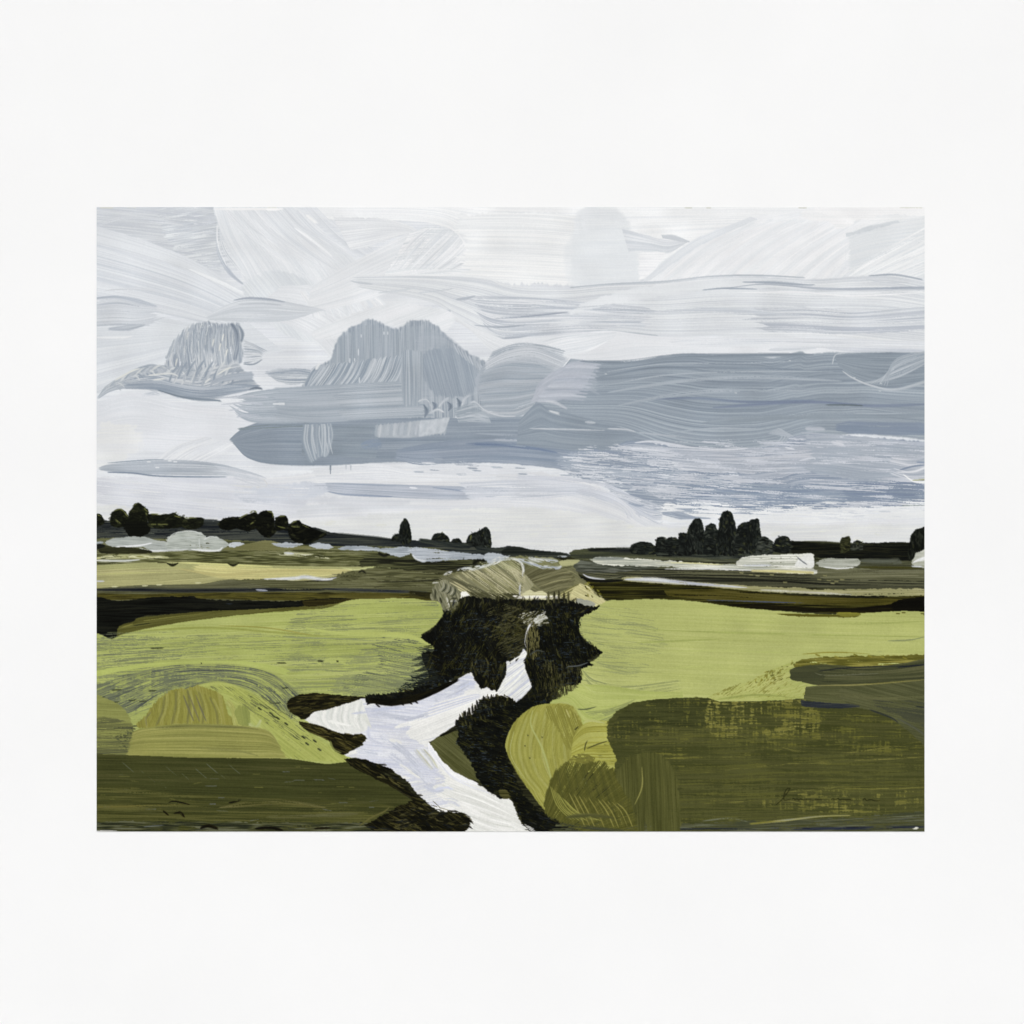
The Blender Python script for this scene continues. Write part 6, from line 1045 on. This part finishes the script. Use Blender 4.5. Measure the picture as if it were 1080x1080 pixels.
cx = (X0 + PW / 2 - 540) * MM; zt = CZ + (540 - Y0) * MM; zb = CZ + (540 - Y0 - PH) * MM
root = add_obj("landscape_painting", None, label="unframed landscape painting of a stream between green fields, on the white wall", category="painting")
root.location = (cx, 0, zb)
root.empty_display_size = .05
bpy.context.view_layer.update()

pm, pt, pb = new_mat("board_edge")
pb.inputs['Base Color'].default_value = (.82, .82, .81, 1); pb.inputs['Roughness'].default_value = .8; pb.inputs['Specular IOR Level'].default_value = .1
TH = .00015
hw = PW * MM / 2
add_obj("backing_board", box_mesh("backing_board", (-hw, -TH, 0), (hw, 0.0001, PH * MM), pm), root, label="thin white board under the paint")

mt, tt, tb = new_mat("acrylic_paint")
at = tt.nodes.new("ShaderNodeAttribute"); at.attribute_name = "paint"; at.attribute_type = 'GEOMETRY'
tt.links.new(at.outputs['Color'], tb.inputs['Base Color'])
tb.inputs['Roughness'].default_value = .62; tb.inputs['Specular IOR Level'].default_value = .02

# slivers of first ground layer belong to the neighbouring brush mark
for _ in range(400):
    bad = ID == GR
    if not bad.any(): break
    for dy_, dx_ in ((1, 0), (-1, 0), (0, 1), (0, -1)):
        nb = np.roll(ID, (dy_, dx_), (0, 1)); take = bad & (nb != GR) & (nb > 0); ID = np.where(take, nb, ID); bad = ID == GR
del PARTS[GR]
grey = C @ np.array([.30, .59, .11], np.float32)
C = grey[..., None] + (C - grey[..., None]) * .93
# grain of the canvas showing evenly through thin paint
gr1 = vn(GX / .55, GY / .5, 301) + vn(GX / 1.3, GY / 1.2, 302) * .7 + weave(GX, GY) * .9 - 1.3
amp = np.where(GY > 575, .050, .014)
C[..., 1] *= np.where((GY > 600) & (grey < .75), .984, 1)
C = np.clip(C * (1 + gr1 * amp)[..., None], 0, 1)
C = C * (1 - .28 * sst(.24, .10, grey))[..., None]          # the black mixture is nearly pure black paint
lin = np.where(C <= .04045, C / 12.92, ((np.clip(C, 0, 1) + .055) / 1.055) ** 2.4) / LIGHT
lin = np.clip(lin, 0, .95)
RELIEF = .00007
hgt = blurm(HG, 1) * RELIEF
PXm = (np.arange(NX) / S - PW / 2) * MM; PZm = (PH - np.arange(NY) / S) * MM
yy = -TH - .00006 - hgt

VX = np.broadcast_to(PXm[None, :], (NY, NX)); VZ = np.broadcast_to(PZm[:, None], (NY, NX))
CO = np.stack([VX, yy, VZ], -1).astype(np.float32).reshape(-1, 3)
CL = np.concatenate([lin, np.ones((NY, NX, 1))], -1).astype(np.float32).reshape(-1, 4)
FI = ID[:-1, :-1]
OBJ = {}
for k, (name, label, parent) in PARTS.items():
    r, c = np.nonzero(FI == k)
    if len(r) < 12:
        print("EMPTY PART", name, label, len(r))
        if not any(p[2] == k for p in PARTS.values()): continue
    v = r * NX + c
    quad = np.stack([v, v + NX, v + NX + 1, v + 1], 1)
    used, inv = np.unique(quad.ravel(), return_inverse=True)
    me = bpy.data.meshes.new(name)
    me.vertices.add(len(used)); me.vertices.foreach_set("co", CO[used].ravel())
    me.loops.add(len(inv)); me.loops.foreach_set("vertex_index", inv.astype(np.int32).ravel())
    me.polygons.add(len(quad)); me.polygons.foreach_set("loop_start", np.arange(0, len(inv), 4, dtype=np.int32))
    try: me.polygons.foreach_set("loop_total", np.full(len(quad), 4, np.int32))
    except Exception: pass
    a = me.color_attributes.new("paint", 'FLOAT_COLOR', 'POINT'); a.data.foreach_set("color", CL[used].ravel())
    me.update(calc_edges=True); me.validate()
    me.polygons.foreach_set("use_smooth", np.ones(len(quad), bool))
    me.materials.append(mt)
    OBJ[k] = add_obj(name, me, OBJ[parent] if parent else root, label=label)
print("parts built:", len(OBJ))
